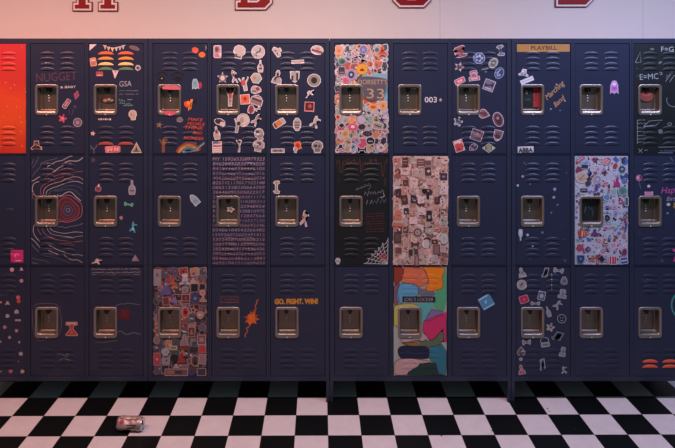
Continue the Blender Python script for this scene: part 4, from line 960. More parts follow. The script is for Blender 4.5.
# ---- (7,2) melting colour fields
K = (7,2); oa = (390,263); ob = (390,320)
def pz(o, *pts): return zl(o, pts)
FIELD = [
 (R4(393.6, 446.6, 266.7, 375.4), 'a8a49c'),
 (pz(oa, (28,28),(110,28),(100,110),(75,150),(28,180)), '8a3420'),
 (pz(oa, (110,28),(265,28),(305,150),(240,190),(190,175),(110,150),(80,145),(100,105)), 'cc6a44'),
 (pz(oa, (28,175),(80,145),(60,200),(60,250),(75,300),(28,345)), '7c5468'),
 (pz(oa, (410,28),(437,28),(437,375),(365,365),(320,330),(350,260),(350,215),(400,200),(415,160),(400,110)), '4ea472'),
 (pz(oa, (250,28),(415,28),(425,65),(400,110),(415,165),(395,205),(300,220),(262,195),(305,155),(285,90)), 'e07c10'),
 (pz(oa, (75,165),(100,150),(160,160),(215,170),(220,205),(215,265),(100,270),(100,310),(65,310),(48,245),(62,200)), '5a9ab8'),
 (pz(oa, (220,190),(265,200),(300,222),(350,215),(345,262),(215,262)), '6c6878'),
 (pz(oa, (28,345),(50,320),(180,310),(235,340),(240,470),(28,520)), 'b8b45c'),
 (pz(oa, (180,312),(350,305),(325,350),(290,400),(262,448),(240,500),(238,345)), '58a8a0'),
 (pz(oa, (325,352),(360,365),(415,375),(400,395),(350,425),(310,448),(262,448)), '7c6c98'),
 (pz(oa, (262,448),(437,375),(437,610),(415,610),(408,505),(330,610),(300,590),(250,520)), 'c82c62'),
 (pz(ob, (28,60),(65,75),(70,150),(50,290),(28,350)), 'a8aca4'),
 (pz(ob, (100,180),(210,170),(225,150),(250,170),(285,140),(330,160),(408,65),(415,180),(300,215),(180,210)), '5c6c4c'),
 (pz(ob, (80,175),(220,160),(240,180),(220,195),(150,205)), '8c6c3c'),
 (pz(ob, (235,80),(290,130),(310,175),(280,150),(250,165),(220,150),(100,178),(70,140),(200,140)), 'b8a09c'),
 (pz(ob, (300,210),(437,180),(437,430),(400,420),(365,395),(360,330),(300,310)), '2c7484'),
 (pz(ob, (60,230),(75,205),(120,195),(200,202),(300,200),(305,290),(260,300),(160,290),(90,300),(65,270)), '141c38'),
 (pz(ob, (28,350),(60,300),(160,293),(260,310),(300,312),(300,330),(220,350),(190,375),(150,400),(130,425),(28,425)), 'c09c98'),
 (pz(ob, (130,425),(140,400),(180,385),(185,370),(220,355),(225,335),(300,325),(350,330),(370,385),(380,415),(420,428)), '143830'),
]
def f(a):
    for i, (p, c_) in enumerate(FIELD): a.poly(p if i in (0, 10, 11, 12, 19) else smooth(p + [p[0]], 1)[:-1], c_, i * 4)
    for i, (p, c_) in enumerate(FIELD[1:]):
        q = smooth(p + [p[0]], 1); q = [(min(max(x, 393.9), 446.3), min(max(y, 267.1), 375.1)) for x, y in q]
        if i in (0, 1, 2, 4, 5, 7, 9, 10, 12, 14, 15, 16, 17): a.line(q, .42, '3a2024', i * 4 + 6)
    a.line(smooth(pz(ob, (80,255),(130,240),(200,262),(290,250)), 1), .4, '46527c', 95)
    a.line(smooth(pz(ob, (290,250),(340,255),(380,265)), 1), .4, '1c4c58'); a.line(smooth(pz(ob, (300,225),(360,225)), 1), .4, '1c4c58')
letters(K, 'painted_colour_fields', 'melting fields of orange, blue, green, pink and black paint', f)
np_ = build_art('name_strip', Art().poly(zl(oa, ((97,258),(350,258),(350,303),(97,303))), '0c1418'), 7, 2, 'black name strip with grey capitals', flat=True, ydepth=-.0010)
letters(K, 'lettering', 'grey capitals', lambda a: text_art(a, "JOEL'S LOCKER", 404, 301.0, 433.5, 3.5, '8c8c90', 0, .01), flat=True, ydepth=-.0012)
# ---- (8,0)
o0 = (448,40); o1 = (448,97); K = (8,0)
PK = 'd0bcc4'
S(K, o0, 90, 82, 92, 96, 'bone', '8a5058', 70, PK, (('circle', 0, 0, .4, .4, '6a3a3c'),), 'pink and brown hourglass sticker')
S(K, o0, 406, 82, 88, 60, 'bone', '646470', 80, 'c0bcc4', (('circle', 0, 0, .3, .3, '383844'),), 'grey white totem sticker')
S(K, o0, 240, 140, 90, 88, 'oct', '4a5680', 0, 'a8b4cc', (('flower', 0, 0, .55, .55, 'a4b0c8'), ('circle', 0, .1, .3, .2, '384470')), 'light blue badge sticker')
S(K, o0, 350, 178, 66, 88, 'circle', '8a8c84', 38, 'c0bcc0', (('circle', 0, 0, .45, .4, '545c50'), ('star', 0, 0, .25, .2, 'a8a070')), 'oval grey green sticker')
S(K, o0, 78, 208, 82, 78, 'star', '786068', 20, PK, (('circle', 0, 0, .35, .35, '4a3840'),), 'pinkish fox shaped sticker')
S(K, o0, 398, 256, 70, 92, 'circle', '2e3c68', 25, '9ca4bc', (('crescent', 0, 0, .45, .6, '8c98b8'), ('circle', .2, .3, .2, .15, '8c98b8')), 'oval blue sticker with swirl')
S(K, o0, 200, 275, 86, 80, 'camp', '94606c', -8, PK, (('rect', 0, .55, .5, .14, 'd0a0a8'), ('rect', 0, -.5, .4, .12, 'c08c94')), 'pink stacked sticker')
S(K, o0, 92, 316, 84, 44, 'rrect', 'b85866', -25, PK, (('rect', -.3, 0, .15, .3, 'e0a8b0'), ('rect', .2, 0, .2, .3, 'e0a8b0')), 'slanted pink sticker')
S(K, o0, 318, 350, 84, 86, 'rect', '6c6878', 20, 'c0b4c4', (('bone', 0, 0, .7, .3, '2c2c38', -20), ('rect', 0, .6, .5, .08, 'a8a4b0')), 'tilted square sticker with black wings')
S(K, o1, 283, 132, 76, 90, 'heart', '8c5c5c', -75, PK, (('circle', 0, 0, .4, .35, '5c3c40'),), 'pinkish brown rounded sticker')
S(K, o1, 388, 174, 82, 118, 'circle', '6a4450', -20, PK, (('blob', 0, 0, .5, .6, '3c2830'), ('circle', 0, -.2, .2, .15, 'a88080')), 'oval dark red sticker')
S(K, o1, 78, 190, 78, 80, 'flower', '747c8c', 0, 'c8c4cc', (('circle', -.2, -.1, .25, .2, '3c4454'), ('circle', .3, .2, .2, .2, '3c4454')), 'white cloud shaped sticker')
S(K, o1, 222, 294, 92, 84, 'rect', '4c3a48', 18, 'b8a8b4', (('rect', 0, 0, .6, .25, '84646c', -8), ('tri', 0, -.3, .3, .2, 'a07c80')), 'tilted dark framed sticker')
S(K, o1, 384, 300, 72, 90, 'shield', '705458', 15, PK, (('circle', 0, 0, .4, .4, '3e2a30'),), 'brown red shield sticker')
S(K, o1, 80, 390, 74, 92, 'rect', 'b8484c', -18, 'ccb0b4', (('tri', 0, .2, .5, .4, '8c2c30'), ('rect', 0, -.6, .6, .15, 'd8bcb8')), 'red and white pennant sticker')
S(K, o1, 196, 402, 82, 60, 'blob', '30283a', -25, 'b4a8b8', (('circle', .3, -.2, .2, .2, '8c7c90'), ('circle', -.3, .2, .2, .25, '8c7c90')), 'dark creature shape sticker')
S(K, o1, 315, 398, 106, 76, 'diamond', '20242c', 0, 'b8b8b4', (('circle', 0, 0, .42, .55, '8c9070'), ('circle', 0, 0, .2, .25, '50583c')), 'black diamond sticker with olive disc')
S(K, o0, 285, 225, 52, 10, 'rect', '74748c', -15, None, (), None); S(K, o0, 292, 245, 22, 14, 'circle', '74748c', 0, None, (), None)
# ---- (8,2)
S((8,2), (448,275), 296, 208, 98, 96, 'rect', '4c88ac', -30, '7cb4cc', (('circle', 0, 0, .25, .25, 'b8ccd4'), ('rect', .0, -.85, .9, .12, '9cc4d4'), ('rect', 0, .85, .9, .1, '9cc4d4')), 'tilted light blue square sticker', bw=.3)
# ---- (9,0)
o0 = (512,40); o1 = (512,97); K = (9,0)
build_art('gold_strip', Art().poly(zl(o0, ((38,32),(446,32),(446,90),(38,92))), 'a87a3c'), 9, 0, 'gold strip with dark capitals')
letters(K, 'lettering', 'dark capitals on the gold strip', lambda a: text_art(a, 'PLAYBILL', 531, 49.7, 557, 4.0, '4a2c20', 0, .02))
S(K, o0, 90, 262, 80, 76, 'hat', 'c8c8d4', 10, 'd4d0d8', (('circle', -.3, .1, .14, .18, K_), ('circle', .25, .1, .14, .18, K_), ('circle', -.3, -.5, .25, .15, 'e0dce0')), 'white rounded creature sticker')
S(K, o0, 116, 312, 106, 36, 'rect', 'c8c8d4', -22, None, (('rect', 0, 0, .8, .2, 'b4b4c4'),), 'slanted white strip sticker')
def f(a):
    text_art(a, 'Marching', 547.3, 100.2, 571.5, 5.2, 'a8845c', -43, .012, .35)
    text_art(a, 'Band', 555.5, 107.5, 569.6, 4.8, 'a8805c', -43, .012, .35)
letters(K, 'script', 'gold diagonal script', f)
letters(K, 'painted_specks', 'small pale specks around the script', lambda a: [a.poly(place(SHAPES['diamond'], x, y, q, q * 1.2), 'a09cb0') for x, y, q in ((556.5,84.5,.9),(550.8,109,.9),(564.9,100.8,.9),(560,110.3,.5),(566,42.6,.7))])
S(K, o1, 105, 410, 122, 48, 'rect', 'b8bcc8', -2, 'd0d0d8', (), 'white rectangular word sticker', bw=.25)
letters(K, 'lettering', 'black capitals', lambda a: text_art(a, 'ABBA', 518.4, 152.3, 532.8, 4.3, '2a2c38', -2, .03), extra=.0018)
S(K, (512,97), 205, -5, 60, 170, 'rect', 'a83038', 3, None, (('rect', -.2, 0, .3, .5, '8c2830'),), 'red paper inside the handle recess', flat=True, ydepth=.0268, clip=False)
S(K, (512,97), 135, -2, 90, 150, 'rect', '141a18', 0, None, (('circle', -.1, -.45, .3, .2, '7c8884'), ('rect', 0, .3, .5, .1, '34423c')), 'black picture inside the handle recess', flat=True, ydepth=.0262, clip=False)
# ---- (9,1)
o0 = (512,152); o1 = (512,209); K = (9,1)
for i, (o_, x, y, q, s_, c_) in enumerate(((o0,83,188,18,'circle','b88ca4'),(o0,38,258,18,'circle','a8b4c4'),(o0,330,288,34,'star','8ca0bc'),(o0,323,350,22,'circle','8898ac'),(o0,140,247,14,'circle','506480'),(o0,352,408,14,'diamond','7c8ca8'),
      (o0,420,160,12,'circle','40587c'),(o1,304,28,18,'diamond','5c7898'),(o1,234,182,20,'circle','587090'),(o1,120,200,24,'blob','a0b0bc'),(o1,158,288,18,'circle','8098a8'),(o1,388,130,9,'circle','3c5478'),(o1,408,398,18,'circle','3c5c78'),(o1,140,385,14,'circle','34506c'),(o0,95,85,14,'circle','40587c'),(o1,400,235,14,'circle','34506c'))):
    S(K, o_, x, y, q, q, s_, c_, 0, None, (), None, name='paint_splat')
S(K, o1, 66, 200, 34, 88, 'bottle', 'a8b4c0', 180, None, (('circle', 0, .5, .4, .25, 'c0c8d0'),), 'white dripping paint splat', name='paint_splat')
# ---- (9,2)
o0 = (512,263); o1 = (512,320); K = (9,2); GW = 'b8b4bc'
D92 = [(o0,74,62,60,76,'bust','8c8890',-15,'pale bust shaped sticker'),(o0,256,70,50,84,'note','504e58',10,'white eighth note sticker'),(o0,360,58,82,44,'bone','84808a',8,'pale bow tie shaped sticker'),(o0,402,138,60,74,'blob','6c6a74',0,'pale paw shaped sticker'),
 (o0,390,238,66,70,'camp','848088',10,'pale boot shaped sticker'),(o0,352,322,70,76,'leap','84808a',25,'pale trumpet shaped sticker'),(o0,180,312,74,34,'bone','9c98a0',0,'pale moustache shaped sticker'),(o0,280,376,36,82,'bottle','84848c',-18,'slanted pale bottle shaped sticker'),
 (o1,296,56,72,72,'flower','9c8c84',0,'cream ribbed flower sticker'),(o1,350,124,82,72,'note','26303e',20,'large white beamed note sticker'),(o1,112,172,70,46,'bone','84808a',-5,'pale bow sticker under the handle'),(o1,392,245,50,74,'camp','848088',10,'pale vase shaped sticker'),
 (o1,70,240,66,74,'heart','6a4c54',180,'pink white bunched sticker'),(o1,232,344,54,90,'note','6c707c',-12,'pale treble sign shaped sticker'),(o1,400,386,58,62,'leap','84848c',-20,'pale bent note sticker'),(o1,68,302,28,26,'circle','848c98',0,'tiny pale dot sticker')]
for o_, x, y, w_, h_, s_, c_, rt, lb in D92: S(K, o_, x, y, w_, h_, s_, c_, rt, GW, (('circle', .1, 0, .2, .2, '3a3c48'),) if w_ > 40 and s_ not in ('note', 'leap') else (), lb, bw=.4)
S(K, o0, 67, 168, 78, 78, 'circle', 'b4acac', 0, GW, (('crescent', 0, 0, .25, .5, '4c2c34', 30), ('rect', .1, -.1, .08, .4, '8c3038', 20)), 'round white sticker with dark red mark')
S(K, o0, 92, 280, 72, 60, 'rrect', 'a82c48', -18, 'd08c9c', (('diamond', 0, 0, .35, .35, 'c86078'),), 'crimson square sticker')
S(K, o0, 228, 252, 58, 70, 'rrect', '4c5a6c', 12, GW, (('circle', 0, .05, .5, .5, '98a4b4'),), 'grey blue tilted sticker')
S(K, o0, 384, 430, 70, 68, 'circle', '16202c', 0, GW, (('circle', -.3, -.2, .1, .1, GW), ('circle', .3, -.2, .1, .1, GW), ('crescent', 0, .3, .2, .3, GW, -90)), 'round black face ring sticker', bw=.45)
S(K, o1, 252, 160, 68, 56, 'circle', '1c2836', 0, GW, (), 'round white outlined lamp sticker', bw=.55); S(K, o1, 258, 190, 66, 36, 'rrect', '9c9ca4', -8, GW, (('rect', 0, 0, .6, .3, '5c606c'),), 'pale base of the lamp sticker')
S(K, o1, 72, 382, 56, 76, 'bust', 'a8606c', -12, 'c8a8b0', (('circle', 0, .1, .3, .3, 'b87c88'),), 'pink doll shaped sticker')
letters(K, 'painted_string', 'faint string of white dots', lambda a: (a.line(zl(o0, ((305,80),(305,205))), .35, '5c6874'), [a.poly(place(SHAPES['diamond'], 512 + 305 / 7.73, 263 + y / 7.73, .6, 1.1), '94a0a8') for y in (90, 125, 168, 200)]))
# ---- (10,0)
S((10,0), (570,60), 342, 210, 66, 104, 'ghost', 'b880b4', 0, 'd0a4c8', (('circle', 0, -.45, .4, .25, 'dcc4dc'), ('rect', 0, .2, .55, .25, '9c5ca0')), 'pink bag shaped sticker')
# ---- (10,1) white collage
K = (10,1)
sheet(K, 0, 0, 0, 0, [(R4(574.6, 627.8, 156, 264.4), 'acacbc')], label='white sheet behind the small stickers')
collage(K, 574.8, 627.8, 156.2, 264.4, 10, 20, 4.6, ['b8b8c8', '5c70a8', '9c3c50', '94809c', '6c98a0', 'b46c80', '343c50', '7c5c54', 'b0a8b8'], ['d0d0d8', None], ['1e2438', 'a83440', 'b8b8c8', '3c6c74'], ['blob', 'circle', 'rect', 'bone', 'leap'], 100, None, (.5, 1.15), nm='small_stickers', merge=True)
collage(K, 574.8, 627.8, 156.2, 264.4, 6, 10, 6.0, ['b8b8c8', '5c70a8', '7c90b8', '9c3c50', '94809c', '3c6498', '6c98a0', 'b8b8c4', 'b46c80', '4c4074', '343c50', '28447c', '7c5c54', 'a8a0b4'], ['d0d0d8', None, None],
        ['1e2438', '34427c', 'a83440', '24262e', '3c6c74', '9c3c6c', '50546c', 'a86848', '2c3c6c'], ['blob', 'circle', 'rrect', 'rect', 'hex', 'bone', 'leap', 'diamond', 'heart'], 101, None, (.5, 1.15), bw=.3, rotmax=60)
oa = (570,152); ob = (570,209); GB = 'c0c0cc'
S(K, oa, 82, 195, 96, 90, 'circle', 'b49c88', 0, GB, (('rect', 0, 0, .08, .6, '64504c', 45), ('crescent', .2, .1, .3, .5, 'a08474')), 'round tan sticker')
S(K, oa, 262, 68, 92, 70, 'flower', 'b86468', 0, GB, (('circle', 0, 0, .4, .4, 'c88480'),), 'coral pink sticker')
S(K, oa, 348, 106, 32, 44, 'circle', 'a83038', 20, None, (), 'red oval sticker')
S(K, oa, 112, 112, 62, 42, 'rect', '20304c', 3, GB, (), 'navy rectangle sticker')
S(K, oa, 60, 132, 36, 40, 'rect', '7c2c44', 20, None, (), 'wine red sticker')
S(K, oa, 400, 132, 54, 56, 'circle', '2c3848', 0, '6c8090', (('circle', 0, 0, .4, .4, '7c98a0'),), 'dark teal ring sticker')
S(K, oa, 428, 60, 46, 60, 'crescent', '182038', 30, None, (), 'dark blue bird shaped sticker')
S(K, oa, 418, 188, 62, 40, 'bone', '2c4484', -15, None, (), 'blue wave sticker')
S(K, oa, 210, 210, 64, 66, 'circle', '9c9cb4', 0, GB, (('flower', 0, 0, .5, .5, 'b8a4b4'),), 'lilac round sticker')
S(K, oa, 135, 240, 40, 44, 'blob', '4c2c30', 0, None, (), 'brown blob sticker'); S(K, oa, 145, 205, 46, 26, 'blob', '3c302c', -15, None, (), None)
S(K, oa, 264, 158, 50, 40, 'leap', '3c2c2c', 30, None, (), 'brown bird shaped sticker')
S(K, oa, 203, 276, 32, 62, 'circle', '34408c', 12, '7c84b4', (), 'blue oval sticker')
S(K, oa, 362, 228, 50, 76, 'bust', '98306c', 5, None, (), 'magenta sticker')
S(K, oa, 334, 310, 66, 74, 'blob', '7ca0a8', 0, GB, (), 'pale teal sticker'); S(K, oa, 405, 300, 74, 76, 'circle', '5c8080', 0, '98b4b4', (('circle', 0, 0, .5, .5, '4c706c'),), 'round green grey sticker')
S(K, oa, 282, 350, 62, 66, 'blob', '4c80a8', 0, GB, (), 'sky blue sticker'); S(K, oa, 105, 294, 56, 26, 'rrect', '181a24', 0, None, (('rect', 0, 0, .7, .2, 'a8a8b0'),), 'black word strip sticker')
S(K, oa, 242, 298, 36, 26, 'leap', '30503c', 0, None, (), None); S(K, oa, 435, 380, 30, 70, 'rect', '3c5c64', 0, GB, (), 'dark teal strip at right edge')
S(K, ob, 285, 70, 60, 74, 'blob', '222434', 0, GB, (('circle', 0, 0, .3, .3, '505468'),), 'black blob sticker'); S(K, ob, 345, 118, 76, 54, 'flower', '8cb0ac', 0, GB, (), 'mint sticker')
S(K, ob, 425, 62, 32, 34, 'circle', '98684c', 0, '4c4040', (), 'tan ring sticker'); S(K, ob, 418, 130, 40, 110, 'crescent', '30407c', 180, None, (('circle', .2, .1, .3, .3, '8c9cc4'),), 'blue curved sticker')
S(K, ob, 92, 190, 62, 50, 'rect', 'a83c30', -8, None, (('rect', 0, 0, .15, .9, 'c8b4a8', 10), ('rect', .6, 0, .2, .8, 'b87838')), 'red striped sticker'); S(K, ob, 188, 180, 62, 52, 'bust', '5c3464', 0, None, (), 'purple sticker')
S(K, ob, 268, 264, 62, 36, 'heart', 'a83c34', 20, GB, (), 'red letter shaped sticker'); S(K, ob, 420, 330, 40, 60, 'blob', '7c2450', 0, None, (), 'wine purple sticker')
S(K, ob, 80, 392, 62, 74, 'shield', '1c3860', 0, '6c84a8', (('circle', 0, -.2, .35, .3, '4c74a0'),), 'dark blue balloon shaped sticker'); S(K, ob, 243, 385, 42, 66, 'diamond', '161c20', 0, None, (), 'black diamond sticker')
S(K, ob, 328, 398, 60, 66, 'rect', 'a8303c', 0, GB, (('rect', -.3, 0, .12, .8, 'c8b8c0'), ('rect', .4, 0, .12, .8, 'c87c9c')), 'red and pink striped sticker'); S(K, ob, 415, 400, 60, 54, 'rrect', '2c4c88', -8, GB, (('rect', 0, 0, .7, .2, 'b0b8c8'),), 'blue banner sticker')
S(K, ob, 170, 385, 62, 50, 'leap', 'a8604c', -10, None, (), 'orange brown sticker'); S(K, oa, 78, 55, 70, 22, 'rect', 'a84c60', -32, None, (('rect', 0, 0, .8, .3, 'c8a0ac'),), 'slanted red strip sticker')
build_art('picture_insert', Art().poly(zl(oa, ((78,346),(232,346),(232,540),(78,540))), '12181c').line(smooth(zl(oa, ((100,470),(105,420),(130,400),(140,430),(128,480))), 1), .6, '5c6460').line(smooth(zl(oa, ((150,390),(160,440),(190,450),(195,500))), 1), .5, '4c5450'), 10, 1, 'black picture inside the handle recess', flat=True, ydepth=.0262, clip=False)
# ---- (11,0) equations on black
o0 = (628,40); o1 = (628,97); K = (11,0)
letters(K, 'equation', 'chalk coloured E equals MC squared', lambda a: (text_art(a, 'E=MC', 628 + 92 / 7.73, 40 + 308 / 7.73, 628 + 236 / 7.73, 5.6, '9aa0a4', -3, -.004), text_art(a, '2', 628 + 245 / 7.73, 40 + 272 / 7.73, 628 + 270 / 7.73, 2.8, '8a9094', -15, -.004)))
letters(K, 'equation', 'chalk coloured F equals G', lambda a: text_art(a, 'F=G', 628 + 256 / 7.73, 40 + 90 / 7.73, 628 + 352 / 7.73, 5.0, 'a4a8ac', 0, -.004))
CH = '8e9498'
def chalk(nm, lb, *pls):
    a = Art()
    for o_, p, sm in pls: a.line(smooth(zl(o_, p), 1) if sm else zl(o_, p), .42, CH)
    build_art(nm, a, 11, 0, lb)
chalk('drawn_triangle', 'narrow chalk triangle', (o0, ((55,175),(95,92),(100,172),(55,175)), 0))
chalk('drawn_parallelogram', 'slanted chalk parallelogram', (o1, ((120,228),(165,185),(265,178),(215,218),(120,228)), 0))
def f(a):
    a.line(zl(o1, ((72,175),(72,362))), .42, CH)
    for y, w_ in ((180,20),(205,24),(240,14),(268,14),(300,22),(325,22),(350,14)): a.line(zl(o1, ((72, y),(100, y - 3))), .4, CH); scribble(a, 628 + 100/7.73, 97 + (y + 2) / 7.73, 628 + (104 + w_) / 7.73 + 2, 1.4, '7c8286', .35, y, 1)
letters(K, 'drawn_graph', 'chalk axis with ticks', f)
chalk('drawn_arc', None, (o1, ((300,5),(298,40),(320,68),(365,78),(400,70)), 1)); chalk('drawn_loop', None, (o1, ((305,205),(325,196),(340,208),(325,220),(305,214)), 1))
chalk('drawn_cross', None, (o1, ((80,400),(110,430)), 0), (o1, ((110,400),(82,430)), 0)); chalk('drawn_dash', None, (o1, ((125,412),(150,410)), 0))
chalk('drawn_line', None, (o1, ((235,388),(363,385)), 0)); chalk('drawn_line', None, (o1, ((232,430),(345,432)), 0))
letters(K, 'handwriting', 'blue chalk scribble', lambda a: scribble(a, 660, 151.5, 675, 2, '5c6888', .5, 91, 2)); letters(K, 'handwriting', None, lambda a: scribble(a, 665, 141.5, 680, 1, '6c7478', .35, 92, 3))
letters(K, 'handwriting', 'slanted chalk symbols', lambda a: (a.line(zl(o0, ((290,320),(330,265))), .42, CH), a.line(zl(o0, ((320,325),(358,270))), .42, CH), scribble(a, 666, 79, 677, 3, '7c8488', .4, 93, 1, -45)))
letters(K, 'handwriting', None, lambda a: (scribble(a, 635.5, 69, 639, 2, '5c6468', .35, 94, 1), scribble(a, 635.5, 76.5, 639.5, 2, '5c6468', .35, 95, 1)))
for o_, x, y, w_, h_, rt in ((o0,186,70,32,16,0),(o0,248,174,32,18,-25),(o1,250,266,36,36,0)): S(K, o_, x, y, w_, h_, 'circle', '5c6468', rt, None, (), None, name='chalk_smudge')
S(K, (628,97), 165, -10, 130, 110, 'blob', '8a3c34', 0, None, (('circle', 0, -.3, .6, .4, 'a04c40'),), 'red brown paint inside the handle recess', flat=True, ydepth=.0268, clip=False, name='painted_patch')
# ---- (11,1)
o0 = (628,152); o1 = (628,209); K = (11,1)
S(K, o0, 84, 200, 50, 50, 'circle', 'a8607c', 0, None, (('circle', -.25, -.1, .4, .4, 'c8a0b0'), ('circle', .5, -.1, .35, .5, '6c1c34')), 'pink balloon', name='painted_balloon')
letters(K, 'drawing', 'thin balloon string', lambda a: a.line(smooth(zl(o0, ((86,226),(90,250),(98,285))), 1), .4, '64788c'))
S(K, o0, 160, 264, 24, 22, 'circle', 'b8b0bc', 0, None, (), 'small white dot', name='paint_dot')
S(K, o0, 161, 320, 66, 30, 'rect', 'c4849c', 0, None, (('rect', 0, .1, .7, .2, 'a0647c'), ('rect', 0, -.8, .5, .2, '9c6478')), 'small pink strip sticker')
letters(K, 'script', 'pink cursive writing', lambda a: text_art(a, 'Happy', 661, 193.5, 684, 6, 'b04c8c', -4, .0, .3))
letters(K, 'script', 'smaller dull pink cursive writing', lambda a: text_art(a, 'Birthday', 666.5, 201, 686, 4, 'a08c98', -4, .0, .3))
S(K, o0, 312, 405, 28, 24, 'circle', 'b8bca8', 0, None, (), 'pale yellow green dot', name='paint_dot'); S(K, o0, 356, 412, 20, 50, 'leap', 'a88440', 0, None, (), 'gold streak', name='paint_dot')
S(K, o1, 305, 32, 26, 20, 'star', '8488a0', 0, None, (), 'small pale star'); S(K, o1, 90, 190, 26, 14, 'blob', '4c2c40', 0, None, (), None); S(K, o1, 262, 400, 30, 24, 'blob', '34506c', 0, None, (), None)
for i in range(9): S(K, o1, 356 + (i * 23) % 52, 318 + i * 11, 34, 26, 'blob' if i % 2 else 'heart', ('c83c84', 'b83474', 'd060a0')[i % 3], i * 20, None, (), 'pink petal dab' if i == 0 else None, name='painted_petal')
letters(K, 'drawing', 'thin pale curve at the top', lambda a: (a.line(zl(o0, ((325,40),(348,70))), .4, '7c8898'), a.line(smooth(zl(o0, ((130,140),(160,122))), 0), .35, '50607c')))
# ---- (11,2)
K = (11,2)
letters(K, 'painted_ring', 'green ring at the right edge', lambda a: a.line([(683 + 11.5 * math.cos(t), 305 + 13.5 * math.sin(t)) for t in [i * 2 * PI / 26 for i in range(27)]], 1.6, '3c9080'))
letters(K, 'drawing', 'faint grey swirl', lambda a: (a.line(smooth(zl((500,255), ((328,58),(338,52),(345,60),(335,64)), 2.32), 1), .5, '4c5c68')) and None)
letters(K, 'handwriting', 'faint teal scribble below the louvres', lambda a: scribble(a, 645, 374.3, 654, 2.5, '34505a', .5, 97, 2))

# ------------------------------------------------------------------ floor
def floor_mat():
    m = bpy.data.materials.new('checker_tiles'); m.use_nodes = True
    nt = m.node_tree; b = nt.nodes['Principled BSDF']; L = nt.links.new
    tc = nt.nodes.new('ShaderNodeTexCoord')
    ch = nt.nodes.new('ShaderNodeTexChecker'); ch.inputs['Scale'].default_value = 1
    ch.inputs['Color1'].default_value = hexc('c2bcbc'); ch.inputs['Color2'].default_value = hexc('050809')
    mp = nt.nodes.new('ShaderNodeMapping'); T = .1525
    mp.inputs['Scale'].default_value = (1 / T, 1 / T, 1); mp.inputs['Location'].default_value = (0, 0, .5)
    no = nt.nodes.new('ShaderNodeTexNoise'); no.inputs['Scale'].default_value = 16; no.inputs['Detail'].default_value = 6
    rp = nt.nodes.new('ShaderNodeMapRange'); rp.inputs['To Min'].default_value = .84; rp.inputs['To Max'].default_value = 1.08
    mx = nt.nodes.new('ShaderNodeMix'); mx.data_type = 'RGBA'; mx.blend_type = 'MULTIPLY'; mx.inputs['Factor'].default_value = 1
    # thin joints between the tiles
    fr = nt.nodes.new('ShaderNodeVectorMath'); fr.operation = 'FRACTION'
    sp = nt.nodes.new('ShaderNodeSeparateXYZ')
    def mth(op, *v):
        n = nt.nodes.new('ShaderNodeMath'); n.operation = op
        for i, q in enumerate(v):
            if isinstance(q, (int, float)): n.inputs[i].default_value = q
            else: L(q, n.inputs[i])
        return n.outputs[0]
    L(tc.outputs['Object'], mp.inputs[0]); L(mp.outputs[0], ch.inputs['Vector']); L(mp.outputs[0], fr.inputs[0]); L(fr.outputs[0], sp.inputs[0])
    ax = mth('ABSOLUTE', mth('SUBTRACT', sp.outputs['X'], .5)); ay = mth('ABSOLUTE', mth('SUBTRACT', sp.outputs['Y'], .5))
    j = mth('GREATER_THAN', mth('MAXIMUM', ax, ay), .493)
    L(tc.outputs['Object'], no.inputs['Vector']); L(no.outputs['Fac'], rp.inputs['Value'])
    L(ch.outputs['Color'], mx.inputs[6]); L(rp.outputs['Result'], mx.inputs[7])
    mj = nt.nodes.new('ShaderNodeMix'); mj.data_type = 'RGBA'; mj.inputs[7].default_value = hexc('3a3433')
    L(j, mj.inputs['Factor']); L(mx.outputs[2], mj.inputs[6]); L(mj.outputs[2], b.inputs['Base Color'])
    b.inputs['Roughness'].default_value = .42; b.inputs['Specular IOR Level'].default_value = .35
    return m
bm = bmesh.new(); box(bm, -4.6, 4.6, -4.2, .62, -.08, 0)
fl = link_mesh('floor', bm, floor_mat()); tag(fl, 'black and white checkered floor of small square tiles', kind='structure')
fl.location = (.0275, -.109, 0); fl.rotation_euler = (0, 0, .0046)

# ------------------------------------------------------------------ wall
def wall_mat():
    m = paint('wall_paint', 'dccfc9', .6, .05, 300, .03)
    nt = m.node_tree; b = nt.nodes['Principled BSDF']; L = nt.links.new
    tc = nt.nodes.new('ShaderNodeTexCoord'); sp = nt.nodes.new('ShaderNodeSeparateXYZ'); L(tc.outputs['Object'], sp.inputs[0])
    prev = None
    for xs in WSEAM:
        a = nt.nodes.new('ShaderNodeMath'); a.operation = 'SUBTRACT'; a.inputs[1].default_value = xs; L(sp.outputs['X'], a.inputs[0])
        c = nt.nodes.new('ShaderNodeMath'); c.operation = 'ABSOLUTE'; L(a.outputs[0], c.inputs[0])
        d = nt.nodes.new('ShaderNodeMath'); d.operation = 'LESS_THAN'; d.inputs[1].default_value = .0018; L(c.outputs[0], d.inputs[0])
        if prev is None: prev = d.outputs[0]
        else:
            e = nt.nodes.new('ShaderNodeMath'); e.operation = 'MAXIMUM'; L(prev, e.inputs[0]); L(d.outputs[0], e.inputs[1]); prev = e.outputs[0]
    src = b.inputs['Base Color'].links[0].from_socket
    mx = nt.nodes.new('ShaderNodeMix'); mx.data_type = 'RGBA'; mx.inputs[7].default_value = hexc('c3b6b1')
    L(prev, mx.inputs['Factor']); L(src, mx.inputs[6]); L(mx.outputs[2], b.inputs['Base Color'])
    return m
WY = DEPTH + .006
WPX = 560 / (DIST + WY)
def WX(px): return (px - 322) / WPX
def WZ(py): return EYE - (py - 74.5) / WPX
WSEAM = [WX(440), WX(643)]
bm = bmesh.new(); box(bm, -4.6, 4.6, WY, WY + .12, 0, 3.3)
w = link_mesh('wall_back', bm, wall_mat()); tag(w, 'pale painted panelled wall above the lockers', kind='structure')

